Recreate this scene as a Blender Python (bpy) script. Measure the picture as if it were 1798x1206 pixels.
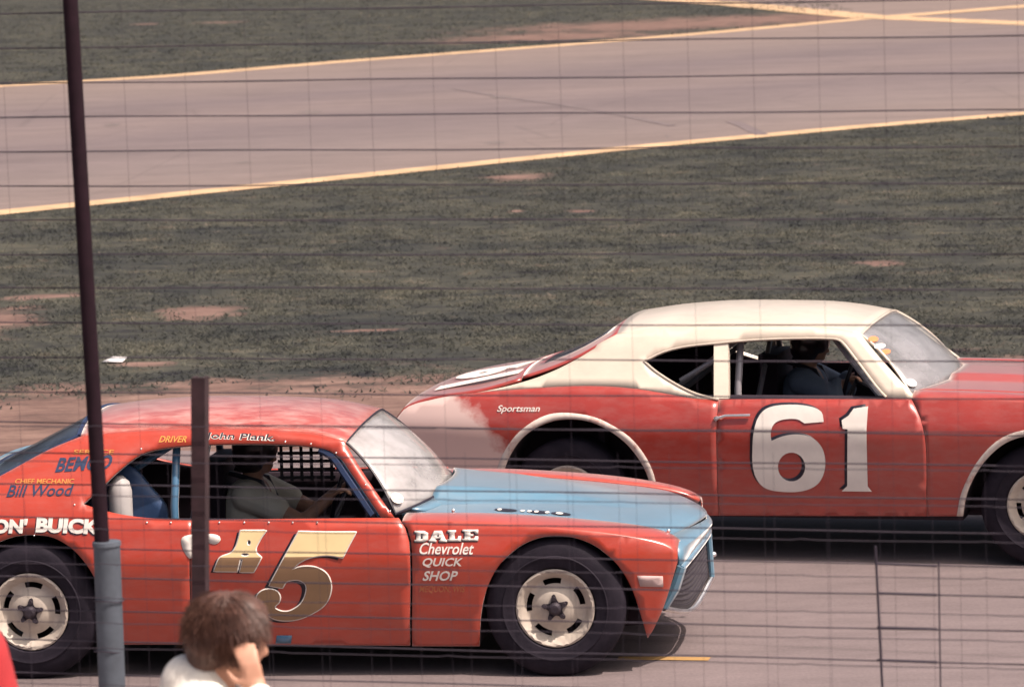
import bpy, bmesh, math, random
import numpy as np
from mathutils import Vector, Matrix
from mathutils.geometry import delaunay_2d_cdt

random.seed(7)
rng = np.random.default_rng(7)
SC = bpy.context.scene
for o in list(bpy.data.objects):
    bpy.data.objects.remove(o)
COL = SC.collection

# ------------------------------------------------------------------ camera
FPX, CX, CY = 6720.0, 899.0, 603.0            # focal length in photo pixels, photo centre
CAM_H, PITCH, ROLL = 4.02, math.radians(6.81), math.radians(1.8)
FW = Vector((0, math.cos(PITCH), -math.sin(PITCH)))
UP = Vector((0, math.sin(PITCH), math.cos(PITCH)))
RT = Vector((1, 0, 0))
CAMP = Vector((0, 0, CAM_H))
cr_, sr_ = math.cos(ROLL), math.sin(ROLL)
cam_rt = RT * cr_ - UP * sr_
cam_up = UP * cr_ + RT * sr_
cd = bpy.data.cameras.new('camera')
cam = bpy.data.objects.new('camera', cd)
COL.objects.link(cam)
mw = Matrix.Identity(4)
for i in range(3):
    mw[i][0], mw[i][1], mw[i][2], mw[i][3] = cam_rt[i], cam_up[i], -FW[i], CAMP[i]
cam.matrix_world = mw
cd.sensor_width = 36.0
cd.lens = 36.0 * FPX / 1798.0
cd.clip_start, cd.clip_end = 0.5, 3000.0
cd.dof.use_dof = True
cd.dof.focus_distance = 19.7
cd.dof.aperture_fstop = 7.0
SC.camera = cam

# ------------------------------------------------------------------ sky, sun, exposure
SUN_DIR = Vector((0.42, -0.23, 0.875)).normalized()
w = bpy.data.worlds.new('World')
SC.world = w
w.use_nodes = True
nt = w.node_tree
nt.nodes.clear()
sky = nt.nodes.new('ShaderNodeTexSky')
sky.sky_type = 'NISHITA'
sky.sun_disc = False
sky.sun_elevation = math.asin(SUN_DIR.z)
sky.sun_rotation = math.atan2(SUN_DIR.x, SUN_DIR.y)
sky.dust_density = 8.0
sky.air_density = 0.8
sky.ozone_density = 0.3
bg = nt.nodes.new('ShaderNodeBackground')
bg.inputs['Strength'].default_value = 0.105
wo = nt.nodes.new('ShaderNodeOutputWorld')
nt.links.new(sky.outputs[0], bg.inputs[0])
nt.links.new(bg.outputs[0], wo.inputs[0])
sl = bpy.data.lights.new('sun', 'SUN')
sl.energy = 4.3
sl.angle = math.radians(0.6)
sl.color = (1.0, 0.865, 0.775)
so = bpy.data.objects.new('sun', sl)
COL.objects.link(so)
so.rotation_euler = SUN_DIR.to_track_quat('Z', 'Y').to_euler()
so.location = SUN_DIR * 50
SC.view_settings.view_transform = 'Standard'
SC.view_settings.look = 'None'
SC.view_settings.exposure = 0.40
SC.view_settings.gamma = 1.0
SC.view_settings.use_curve_mapping = False


# ------------------------------------------------------------------ measuring helpers
def ray(px, py):
    dx, dy = px - CX, py - CY
    return FW + RT * ((cr_ * dx - sr_ * dy) / FPX) - UP * ((sr_ * dx + cr_ * dy) / FPX)


def ground_at(px, py, z=0.0):
    d = ray(px, py)
    return CAMP + d * ((z - CAM_H) / d.z)


def at_depth(px, py, d):
    return CAMP + ray(px, py) * d


# ------------------------------------------------------------------ materials
def nodes_of(name):
    m = bpy.data.materials.new(name)
    m.use_nodes = True
    t = m.node_tree
    return m, t, t.nodes['Principled BSDF']


def lnk(t, a, b):
    t.links.new(a, b)


def noise(t, scale, detail=4.0, rough=0.55, vec=None, dist=0.0):
    n = t.nodes.new('ShaderNodeTexNoise')
    n.inputs['Scale'].default_value = scale
    n.inputs['Detail'].default_value = detail
    n.inputs['Roughness'].default_value = rough
    n.inputs['Distortion'].default_value = dist
    if vec is not None:
        lnk(t, vec, n.inputs['Vector'])
    return n.outputs['Fac']


def ramp(t, fac, stops):
    r = t.nodes.new('ShaderNodeValToRGB')
    e = r.color_ramp.elements
    while len(e) < len(stops):
        e.new(0.5)
    for k, (p, c) in enumerate(stops):
        e[k].position = p
        e[k].color = (c[0], c[1], c[2], 1) if hasattr(c, '__len__') else (c, c, c, 1)
    lnk(t, fac, r.inputs[0])
    return r.outputs[0]


def mixc(t, fac, a, b, mode='MIX'):
    n = t.nodes.new('ShaderNodeMix')
    n.data_type = 'RGBA'
    n.blend_type = mode
    for sock, v in ((0, fac), (6, a), (7, b)):
        s = n.inputs[sock]
        if hasattr(v, 'is_output'):
            lnk(t, v, s)
        elif sock == 0:
            s.default_value = v
        else:
            s.default_value = (v[0], v[1], v[2], 1)
    return n.outputs[2]


def mth(t, op, a, b=0.0, clamp=False):
    n = t.nodes.new('ShaderNodeMath')
    n.operation = op
    n.use_clamp = clamp
    for k, v in enumerate((a, b)):
        if hasattr(v, 'is_output'):
            lnk(t, v, n.inputs[k])
        else:
            n.inputs[k].default_value = v
    return n.outputs[0]


def coords(t, which='Object', scale=None):
    c = t.nodes.new('ShaderNodeTexCoord').outputs[which]
    if scale is None:
        return c
    mp = t.nodes.new('ShaderNodeMapping')
    mp.inputs['Scale'].default_value = scale
    lnk(t, c, mp.inputs[0])
    return mp.outputs[0]


def position(t, scale=None):
    c = t.nodes.new('ShaderNodeNewGeometry').outputs['Position']
    if scale is None:
        return c
    mp = t.nodes.new('ShaderNodeMapping')
    mp.inputs['Scale'].default_value = scale
    lnk(t, c, mp.inputs[0])
    return mp.outputs[0]


def bump(t, p, h, strength, dist=0.01):
    b = t.nodes.new('ShaderNodeBump')
    b.inputs['Strength'].default_value = strength
    b.inputs['Distance'].default_value = dist
    lnk(t, h, b.inputs['Height'])
    lnk(t, b.outputs[0], p.inputs['Normal'])


def simple(name, col, rough=0.6, metal=0.0, coat=0.0, var=0.12, nscale=9.0, bmp=0.0, spec=0.5):
    m, t, p = nodes_of(name)
    v = coords(t)
    f = noise(t, nscale, 5, 0.6, v)
    lo = [c * (1 - var) for c in col]
    hi = [min(1, c * (1 + var)) for c in col]
    lnk(t, ramp(t, f, [(0.3, lo), (0.7, hi)]), p.inputs['Base Color'])
    p.inputs['Roughness'].default_value = rough
    p.inputs['Metallic'].default_value = metal
    p.inputs['Coat Weight'].default_value = coat
    p.inputs['Coat Roughness'].default_value = 0.12
    p.inputs['Specular IOR Level'].default_value = spec
    if bmp:
        bump(t, p, noise(t, nscale * 6, 4, 0.6, v), bmp)
    return m


def paint(name, col, dust=(0.36, 0.25, 0.22), dust_amt=0.14, rough=0.34, coat=0.9, wave=0.11, sheen=1.0):
    """Old race-car enamel: slightly uneven colour, wavy panels, a film of track dust."""
    m, t, p = nodes_of(name)
    v = coords(t)
    f = noise(t, 3.2, 6, 0.6, v)
    base = ramp(t, f, [(0.25, [c * 0.86 for c in col]), (0.75, [min(1, c * 1.1) for c in col])])
    d = noise(t, 14, 6, 0.7, coords(t, scale=(0.5, 1, 1.4)))
    df = mth(t, 'MULTIPLY', ramp(t, d, [(0.42, 0.0), (0.75, 1.0)]), dust_amt)
    lnk(t, mixc(t, df, base, dust), p.inputs['Base Color'])
    lnk(t, mth(t, 'ADD', mth(t, 'MULTIPLY', d, 0.28), rough - 0.12), p.inputs['Roughness'])
    p.inputs['Coat Weight'].default_value = coat
    p.inputs['Coat Roughness'].default_value = 0.22
    p.inputs['Coat IOR'].default_value = 1.55
    p.inputs['Sheen Weight'].default_value = sheen
    p.inputs['Sheen Roughness'].default_value = 0.34
    p.inputs['Sheen Tint'].default_value = (1.0, 0.90, 0.84, 1)
    bump(t, p, noise(t, 2.3, 2, 0.4, v), wave, 0.05)
    return m


M = {}
M['red'] = paint('orange red enamel', (0.44, 0.039, 0.014))
M['roofred'] = paint('red roof enamel with painted glare', (0.46, 0.060, 0.035), dust=(0.72, 0.42, 0.36), dust_amt=0.75, rough=0.42)  # the pale pink mixed in as dust is roof glare painted into the colour
M['red2'] = paint('brick red enamel', (0.37, 0.034, 0.022), dust_amt=0.2)
M['blue'] = paint('light blue enamel', (0.10, 0.225, 0.32), dust_amt=0.12, wave=0.15)
M['cream'] = paint('cream roof enamel', (0.68, 0.59, 0.48), rough=0.4, sheen=0.2)
M['cage'] = paint('blue cage paint', (0.055, 0.16, 0.28), dust_amt=0.05)
M['cage2'] = paint('grey cage paint', (0.30, 0.28, 0.30), dust_amt=0.05)
M['canister'] = simple('scuffed white canister', (0.46, 0.43, 0.42), 0.6)
M['tub'] = simple('dark blue inner panel paint', (0.03, 0.065, 0.15), 0.5)
M['navy'] = simple('dark blue door jamb', (0.02, 0.035, 0.085), 0.5)
M['dark'] = simple('matt black interior', (0.026, 0.014, 0.024), 0.85)
M['well'] = simple('sooty wheel well', (0.020, 0.013, 0.018), 0.95)
M['rubber'] = None
M['rim'] = simple('dusty cream wheel paint', (0.50, 0.43, 0.36), 0.5, var=0.12, nscale=22)
M['hub'] = simple('greasy dark hub', (0.05, 0.04, 0.05), 0.5, 0.4)
M['gold'] = simple('cream gold leaf', (0.74, 0.57, 0.30), 0.5, var=0.06)
M['bronze'] = simple('brown gold leaf', (0.27, 0.16, 0.085), 0.5, var=0.08)
M['black'] = simple('black sign paint', (0.018, 0.014, 0.024), 0.45)
M['white'] = simple('white sign paint', (0.74, 0.68, 0.62), 0.55, var=0.07)
M['yellowtext'] = simple('mustard sign paint', (0.58, 0.26, 0.05), 0.55)
M['browntext'] = simple('faded gold sign paint', (0.42, 0.13, 0.055), 0.6)
M['chrome'] = simple('chrome', (0.85, 0.83, 0.82), 0.38, 1.0)
M['grille'] = simple('dark grille mesh', (0.085, 0.075, 0.085), 0.7, var=0.3, nscale=60)
M['marker'] = simple('pale marker tape', (0.55, 0.40, 0.38), 0.6)
M['orange'] = simple('orange decal', (0.75, 0.22, 0.08), 0.5)
M['skin'] = simple('skin', (0.52, 0.27, 0.18), 0.55, var=0.1, nscale=20)
M['shirt'] = simple('white cotton', (0.80, 0.76, 0.68), 0.9, var=0.03, nscale=14, bmp=0.25)
M['redshirt'] = simple('red cotton', (0.42, 0.03, 0.035), 0.9, var=0.08, bmp=0.25)
M['jeans'] = simple('blue denim', (0.05, 0.075, 0.14), 0.9, bmp=0.2)
M['shoe'] = simple('dark leather', (0.05, 0.03, 0.025), 0.6)
M['beige'] = simple('cream cotton shirt', (0.82, 0.74, 0.60), 0.9, var=0.08)
M['bluesuit'] = simple('grey blue driving suit', (0.20, 0.24, 0.32), 0.9)
M['helmet'] = simple('dark helmet shell', (0.04, 0.025, 0.03), 0.3, coat=0.5)
M['pole'] = simple('maroon pole paint', (0.016, 0.006, 0.011), 0.85, var=0.25, nscale=20, spec=0.2)
M['pipe'] = simple('weathered galvanised pipe', (0.085, 0.10, 0.125), 0.7, 0.1, var=0.2, nscale=16)
M['post'] = simple('rusty post', (0.034, 0.015, 0.019), 0.9, var=0.45, nscale=14)
M['wire'] = simple('dull fence wire', (0.030, 0.022, 0.036), 0.75)
M['concrete'] = simple('worn concrete', (0.34, 0.29, 0.27), 0.9, var=0.15, nscale=3, bmp=0.3)
M['linepaint'] = simple('cream road paint', (0.46, 0.31, 0.18), 0.9, var=0.3, nscale=1.6)
M['yellowline'] = simple('yellow road paint', (0.36, 0.21, 0.075), 0.8, var=0.15, nscale=8)
M['paper'] = simple('white paper', (0.75, 0.72, 0.72), 0.9)
M['asphalt_spot'] = simple('oil stain', (0.135, 0.108, 0.102), 0.9, var=.3)


def make_rubber():
    m, t, p = nodes_of('dusty tyre rubber')
    v = coords(t)
    f = noise(t, 10, 6, 0.65, v)
    lnk(t, ramp(t, f, [(0.3, (0.010, 0.008, 0.014)), (0.75, (0.026, 0.020, 0.030))]), p.inputs['Base Color'])
    p.inputs['Roughness'].default_value = 0.75
    p.inputs['Specular IOR Level'].default_value = 0.2
    bump(t, p, noise(t, 60, 3, 0.6, v), 0.15)
    return m


M['rubber'] = make_rubber()


def make_glass(name, dust, amount):
    """Sun-bleached, dusty safety glass: clear pane with a pale film on it."""
    m, t, p = nodes_of(name)
    p.inputs['Base Color'].default_value = (*dust, 1)
    p.inputs['Roughness'].default_value = 0.25
    p.inputs['Coat Weight'].default_value = 0.6
    p.inputs['Coat Roughness'].default_value = 0.05
    tr = t.nodes.new('ShaderNodeBsdfTransparent')
    tr.inputs[0].default_value = (0.86, 0.88, 0.88, 1)
    f = noise(t, 2.5, 6, 0.6, coords(t, scale=(1, 1.0, 2.0)))
    fac = ramp(t, f, [(0.36, amount - 0.24), (0.5, amount), (0.66, min(1, amount + 0.22))])
    mx = t.nodes.new('ShaderNodeMixShader')
    lnk(t, fac, mx.inputs[0])
    lnk(t, tr.outputs[0], mx.inputs[1])
    lnk(t, p.outputs[0], mx.inputs[2])
    lnk(t, mx.outputs[0], t.nodes['Material Output'].inputs[0])
    return m


M['glass'] = make_glass('dusty windshield glass', (0.56, 0.53, 0.52), 0.56)
M['glass2'] = make_glass('dusty far windshield glass', (0.40, 0.39, 0.40), 0.52)
M['backglass'] = make_glass('dark rear glass', (0.05, 0.06, 0.09), 0.6)


def make_asphalt(name, base, streak=0.35, band=False):
    m, t, p = nodes_of(name)
    big = noise(t, 1.0, 5, 0.6, position(t, (0.22, 0.9, 1)))
    fine = noise(t, 55, 4, 0.7, position(t))
    mid = noise(t, 3.0, 5, 0.65, position(t, (0.5, 1.6, 1)))
    c = ramp(t, big, [(0.3, [x * (1 - streak * 0.6) for x in base]), (0.52, base), (0.75, [x * 1.13 for x in base])])
    if band:
        sp = t.nodes.new('ShaderNodeVectorMath')
        sp.operation = 'DOT_PRODUCT'
        lnk(t, position(t), sp.inputs[0])
        sp.inputs[1].default_value = (-0.68, 0.735, 0)
        wob = mth(t, 'ADD', sp.outputs['Value'], mth(t, 'MULTIPLY', noise(t, 0.12, 4, .6, position(t)), 5.0))
        bw = t.nodes.new('ShaderNodeMapRange')
        bw.inputs[1].default_value, bw.inputs[2].default_value = 43.0, 71.0
        lnk(t, wob, bw.inputs[0])
        c = mixc(t, 1.0, c, ramp(t, bw.outputs[0], [(0.0, (1.12, 1.09, 1.02)), (0.2, (1.0, 1.0, 1.0)), (0.36, (.84, .83, .88)), (0.5, (1.02, 1, 1)), (0.66, (.82, .81, .86)), (0.85, (1.06, 1.04, 1)), (1.0, (1.12, 1.08, 1.0))]), 'MULTIPLY')
    c = mixc(t, 0.55, c, ramp(t, mid, [(0.3, 0.62), (0.7, 1.1)]), 'MULTIPLY')
    c = mixc(t, 0.6, c, ramp(t, fine, [(0.3, 0.68), (0.7, 1.2)]), 'MULTIPLY')
    vo = t.nodes.new('ShaderNodeTexVoronoi')
    vo.feature = 'DISTANCE_TO_EDGE'
    vo.inputs['Scale'].default_value = 0.22
    wv = mixc(t, 0.12, position(t), t.nodes.new('ShaderNodeTexNoise').outputs['Color'])
    lnk(t, wv, vo.inputs['Vector'])
    crack = ramp(t, vo.outputs['Distance'], [(0.0, 0.75), (0.006, 1.0)])
    c = mixc(t, 0.8, c, crack, 'MULTIPLY')
    lnk(t, c, p.inputs['Base Color'])
    p.inputs['Roughness'].default_value = 0.88
    bump(t, p, fine, 0.35, 0.01)
    return m


M['asphalt'] = make_asphalt('old racing asphalt', (0.172, 0.134, 0.134))
M['roadasphalt'] = make_asphalt('infield road asphalt', (0.176, 0.137, 0.130), 0.3, True)


# ------------------------------------------------------------------ mesh helpers
class MB:
    def __init__(s):
        s.v, s.f, s.mi = [], [], []

    def add(s, vs, fs, mi=0):
        b = len(s.v)
        s.v += [tuple(x) for x in vs]
        s.f += [tuple(b + i for i in f) for f in fs]
        s.mi += [mi] * len(fs)
        return s

    def box(s, lo, hi, mi=0):
        (a, b, c), (d, e, f) = lo, hi
        vs = [(a, b, c), (d, b, c), (d, e, c), (a, e, c), (a, b, f), (d, b, f), (d, e, f), (a, e, f)]
        return s.add(vs, [(3, 2, 1, 0), (4, 5, 6, 7), (0, 1, 5, 4), (1, 2, 6, 5), (2, 3, 7, 6), (3, 0, 4, 7)], mi)

    def tube(s, pts, rad, n=8, mi=0, cap=True):
        pts = [Vector(p) for p in pts]
        rads = rad if hasattr(rad, '__len__') else [rad] * len(pts)
        t0 = (pts[1] - pts[0]).normalized()
        ref = Vector((0, 0, 1)) if abs(t0.z) < 0.9 else Vector((1, 0, 0))
        u = t0.cross(ref).normalized()
        vs, fs = [], []
        for i, p in enumerate(pts):
            a = pts[min(i + 1, len(pts) - 1)] - pts[max(i - 1, 0)]
            a.normalize()
            u = (u - a * u.dot(a)).normalized()
            v = a.cross(u)
            for k in range(n):
                th = 2 * math.pi * k / n
                vs.append(p + (u * math.cos(th) + v * math.sin(th)) * rads[i])
        for i in range(len(pts) - 1):
            for k in range(n):
                k2 = (k + 1) % n
                fs.append((i * n + k, i * n + k2, (i + 1) * n + k2, (i + 1) * n + k))
        if cap:
            fs.append(tuple(range(n))[::-1])
            fs.append(tuple((len(pts) - 1) * n + k for k in range(n)))
        return s.add(vs, fs, mi)

    def ball(s, c, r, n=10, mi=0, rot=None):
        r = r if hasattr(r, '__len__') else (r, r, r)
        vs, fs = [], []
        m = n // 2 + 1
        vs.append((0, 0, r[2]))
        for i in range(1, m):
            ph = math.pi * i / m
            for k in range(n):
                th = 2 * math.pi * k / n
                vs.append((r[0] * math.sin(ph) * math.cos(th), r[1] * math.sin(ph) * math.sin(th), r[2] * math.cos(ph)))
        vs.append((0, 0, -r[2]))
        for k in range(n):
            fs.append((0, 1 + k, 1 + (k + 1) % n))
            for i in range(m - 2):
                a = 1 + i * n
                fs.append((a + k, a + n + k, a + n + (k + 1) % n, a + (k + 1) % n))
            a = 1 + (m - 2) * n
            fs.append((a + k, len(vs) - 1, a + (k + 1) % n))
        if rot is not None:
            vs = [rot @ Vector(v) for v in vs]
        return s.add([Vector(v) + Vector(c) for v in vs], fs, mi)

    def cap(s, a, ra, b, rb, n=12, mi=0):
        """a limb: tapered tube with round ends"""
        a, b = Vector(a), Vector(b)
        s.ball(a, ra, n, mi)
        s.ball(b, rb, n, mi)
        return s.tube([a, a.lerp(b, 0.5), b], [ra, (ra + rb) / 2, rb], n, mi)

    def grid(s, rows, mi=0, flip=False):
        n = len(rows[0])
        fs = []
        for i in range(len(rows) - 1):
            for k in range(n - 1):
                q = (i * n + k, i * n + k + 1, (i + 1) * n + k + 1, (i + 1) * n + k)
                fs.append(q[::-1] if flip else q)
        return s.add([p for r in rows for p in r], fs, mi)

    def build(s, name, mats, parent=None, smooth=True, solid=0.0, weld=0.0, angle=40, out=None, inside=None):
        me = bpy.data.meshes.new(name)
        me.from_pydata(s.v, [], s.f)
        mats = mats if isinstance(mats, (list, tuple)) else [mats]
        for m in mats:
            me.materials.append(m)
        me.polygons.foreach_set('material_index', s.mi)
        if weld or out is not None:
            bm = bmesh.new()
            bm.from_mesh(me)
            if weld:
                bmesh.ops.remove_doubles(bm, verts=bm.verts, dist=weld)
            if out is not None:                       # face normals towards the given side
                bm.normal_update()
                for f in bm.faces:
                    if f.normal.dot(out) < 0:
                        f.normal_flip()
            bm.to_mesh(me)
            bm.free()
        if smooth:
            me.polygons.foreach_set('use_smooth', [True] * len(me.polygons))
            try:
                me.set_sharp_from_angle(angle=math.radians(angle))
            except Exception:
                pass
        me.update()
        o = bpy.data.objects.new(name, me)
        COL.objects.link(o)
        if parent is not None:
            o.parent = parent
        if solid and inside:
            me.materials.append(inside)
        if solid:
            md = o.modifiers.new('thickness', 'SOLIDIFY')
            md.thickness = solid
            md.offset = -1
            if inside:
                md.material_offset = len(mats)
        return o


def tag(o, label=None, cat=None, group=None, kind=None):
    for k, v in (('label', label), ('category', cat), ('group', group), ('kind', kind)):
        if v:
            o[k] = v
    return o


def empty(name, loc=(0, 0, 0), rz=0.0):
    o = bpy.data.objects.new(name, None)
    o.empty_display_size = 0.2
    COL.objects.link(o)
    o.location = loc
    o.rotation_euler = (0, 0, rz)
    return o


def copy_part(o, parent):
    c = o.copy()
    COL.objects.link(c)
    c.parent = parent
    return c


def lerp_table(tab):
    """smooth monotone-ish interpolation through (x, y) knots"""
    xs = [a for a, _ in tab]
    ys = [b for _, b in tab]
    n = len(xs)
    d = [(ys[i + 1] - ys[i]) / (xs[i + 1] - xs[i]) for i in range(n - 1)]
    mm = [d[0]] + [0 if d[i - 1] * d[i] <= 0 else 2 * d[i - 1] * d[i] / (d[i - 1] + d[i]) for i in range(1, n - 1)] + [d[-1]]

    def f(x):
        if x <= xs[0]:
            return ys[0] + mm[0] * (x - xs[0])
        if x >= xs[-1]:
            return ys[-1] + mm[-1] * (x - xs[-1])
        i = 0
        while x > xs[i + 1]:
            i += 1
        h = xs[i + 1] - xs[i]
        u = (x - xs[i]) / h
        return (ys[i] * (1 + 2 * u) * (1 - u) ** 2 + h * mm[i] * u * (1 - u) ** 2 + ys[i + 1] * u * u * (3 - 2 * u) + h * mm[i + 1] * u * u * (u - 1))
    return f


def dens(pts, step, closed=False):
    """Catmull-Rom through the points; a third tuple item marks a sharp corner."""
    P = [Vector((p[0], p[1])) for p in pts]
    corner = [len(p) > 2 for p in pts]
    n = len(P)
    out = []
    for i in range(n if closed else n - 1):
        a, b = P[i], P[(i + 1) % n]
        ia, ib = (i - 1) % n, (i + 2) % n
        p0 = P[ia] if not (corner[i] or (not closed and i == 0)) else a * 2 - b
        p3 = P[ib] if not (corner[(i + 1) % n] or (not closed and i == n - 2)) else b * 2 - a
        L = (b - a).length
        k = max(1, int(L / step + 0.5))
        # limit tangents so uneven spacing cannot overshoot
        ta = (b - p0)
        tb = (p3 - a)
        if ta.length > 1e-9:
            ta = ta.normalized() * L
        if tb.length > 1e-9:
            tb = tb.normalized() * L
        for j in range(k):
            u = j / k
            out.append(a * (2 * u ** 3 - 3 * u * u + 1) + ta * (u ** 3 - 2 * u * u + u) + b * (-2 * u ** 3 + 3 * u * u) + tb * (u ** 3 - u * u))
    if not closed:
        out.append(P[-1])
    return [(p.x, p.y) for p in out]


def inside(x, y, poly):
    c = False
    j = len(poly) - 1
    for i in range(len(poly)):
        xi, yi = poly[i]
        xj, yj = poly[j]
        if (yi > y) != (yj > y) and x < (xj - xi) * (y - yi) / (yj - yi) + xi:
            c = not c
        j = i
    return c


def triangulate(outline, holes=(), h=0.04):
    """points and triangles of a polygon with holes, with inner points on a grid of spacing h"""
    loops = [list(outline)] + [list(q) for q in holes]
    vs, es = [], []
    for lp in loops:
        b = len(vs)
        vs += [Vector(p) for p in lp]
        es += [(b + i, b + (i + 1) % len(lp)) for i in range(len(lp))]
    bd = np.array([[p[0], p[1]] for lp in loops for p in lp])
    x0, z0 = np.array(outline).min(0)
    x1, z1 = np.array(outline).max(0)
    x = x0 + h * 0.5
    while x < x1:
        z = z0 + h * 0.5
        while z < z1:
            if inside(x, z, outline) and not any(inside(x, z, q) for q in holes):
                if np.min((bd[:, 0] - x) ** 2 + (bd[:, 1] - z) ** 2) > (0.45 * h) ** 2:
                    vs.append(Vector((x, z)))
            z += h
        x += h
    r = delaunay_2d_cdt(vs, es, [], 0, 1e-6)
    V, Fc = r[0], r[2]
    fs = []
    for f in Fc:
        cx = sum(V[i][0] for i in f) / len(f)
        cz = sum(V[i][1] for i in f) / len(f)
        if inside(cx, cz, outline) and not any(inside(cx, cz, q) for q in holes):
            fs.append(tuple(f))
    return [(v[0], v[1]) for v in V], fs


def ellipse(cx, cy, rx, ry, n=20, rot=0.0):
    c, s = math.cos(rot), math.sin(rot)
    return [(cx + rx * math.cos(a) * c - ry * math.sin(a) * s, cy + rx * math.cos(a) * s + ry * math.sin(a) * c)
            for a in [2 * math.pi * k / n for k in range(n)]]


def offset_poly(poly, d):
    n = len(poly)
    area = sum(poly[i][0] * poly[(i + 1) % n][1] - poly[(i + 1) % n][0] * poly[i][1] for i in range(n))
    sg = 1 if area > 0 else -1
    out = []
    for i in range(n):
        a, b = Vector(poly[i - 1]), Vector(poly[(i + 1) % n])
        t = (b - a)
        if t.length < 1e-9:
            out.append(poly[i])
            continue
        t.normalize()
        out.append((poly[i][0] + t.y * d * sg, poly[i][1] - t.x * d * sg))
    return out


def text_mesh(body, bold=0.0, space=1.0):
    cu = bpy.data.curves.new('lettering', 'FONT')
    cu.body = body
    cu.size = 1.0
    cu.offset = bold
    cu.space_character = space
    cu.resolution_u = 3
    o = bpy.data.objects.new('lettering', cu)
    COL.objects.link(o)
    bpy.context.view_layer.update()
    dg = bpy.context.evaluated_depsgraph_get()
    me = bpy.data.meshes.new_from_object(o.evaluated_get(dg))
    vs = [(v.co.x, v.co.y) for v in me.vertices]
    fs = [tuple(p.vertices) for p in me.polygons]
    bpy.data.objects.remove(o)
    bpy.data.meshes.remove(me)
    xs = [v[0] for v in vs]
    ys = [v[1] for v in vs]
    x0, x1, y0, y1 = min(xs), max(xs), min(ys), max(ys)
    return [((x - x0) / (x1 - x0), (y - y0) / (y1 - y0)) for x, y in vs], fs


def letters(V, P, Fs):
    """split a word into its letters: islands of faces, joined where they overlap along the line"""
    par = list(range(len(V)))

    def root(a):
        while par[a] != a:
            par[a] = par[par[a]]
            a = par[a]
        return a
    for f in Fs:
        for q_ in f[1:]:
            par[root(q_)] = root(f[0])
    isl = {}
    for f in Fs:
        isl.setdefault(root(f[0]), []).append(f)
    grp = []
    for fs_ in sorted(isl.values(), key=lambda L: min(V[i][0] for f in L for i in f)):
        a = min(V[i][0] for f in fs_ for i in f)
        c = max(V[i][0] for f in fs_ for i in f)
        if grp and a < grp[-1][1] - .35 * (c - a):
            grp[-1] = (grp[-1][0], max(c, grp[-1][1]), grp[-1][2] + fs_)
        else:
            grp.append((a, c, list(fs_)))
    out = []
    for a, c, fs_ in grp:
        ids = sorted({i for f in fs_ for i in f})
        mp = {i: k for k, i in enumerate(ids)}
        out.append(([P[i] for i in ids], [tuple(mp[i] for i in f) for f in fs_]))
    return out


# ------------------------------------------------------------------ ground
def sheet(name, pts, z, mat, kind='structure', h=None):
    b = MB()
    if h:
        V, Fs = triangulate(pts, (), h)
        b.add([(x, y, z) for x, y in V], Fs)
    else:
        b.add([(x, y, z) for x, y in pts], [tuple(range(len(pts)))])
    o = b.build(name, mat, smooth=False, out=Vector((0, 0, 1)))
    o['kind'] = kind
    return o


SOIL = []          # bare patches in the grass: centre and half-axes
for px, py, rx, ry in ((0, 565, 0.42, 1.2), (70, 520, 0.5, 0.35), (360, 548, 0.42, 0.62), (905, 312, 0.5, 0.7), (1020, 371, 0.18, 0.25), (905, 371, 0.12, 0.2),
                       (640, 580, 0.35, 0.15), (1140, 610, 0.2, 0.15), (1150, 45, 5.0, 4.5), (970, 65, 3.4, 3.2), (1330, 35, 4.5, 4.5),
                       (390, 40, 0.9, 0.7), (255, 43, 0.5, 0.6), (1540, 462, 0.3, 0.3), (240, 640, 0.3, 0.2)):
    g = ground_at(px, py)
    SOIL.append((g.x, g.y, rx, ry))


def turf_colour(t, k):
    """olive turf with darker bluish clumps and straw, at the scale of clumps a few hands wide"""
    a = noise(t, 0.55, 4, 0.6, position(t, (0.7, 1.0, 0)))
    b = noise(t, 2.6, 7, 0.72, position(t, (0.6, 1.0, 0)), 0.6)
    c_ = noise(t, 8.0, 5, 0.7, position(t, (0.6, 1.0, 0)))
    col = ramp(t, b, [(0.30, (0.017 * k, 0.016 * k, 0.022 * k)), (0.44, (0.037 * k, 0.039 * k, 0.036 * k)), (0.59, (0.060 * k, 0.060 * k, 0.050 * k)), (0.73, (0.115 * k, 0.090 * k, 0.076 * k))])
    col = mixc(t, 0.8, col, ramp(t, a, [(0.35, (0.66, 0.68, 0.74)), (0.65, (1.28, 1.22, 1.10))]), 'MULTIPLY')
    col = mixc(t, 0.7, col, ramp(t, c_, [(0.28, 0.6), (0.72, 1.4)]), 'MULTIPLY')
    return col, c_


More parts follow.
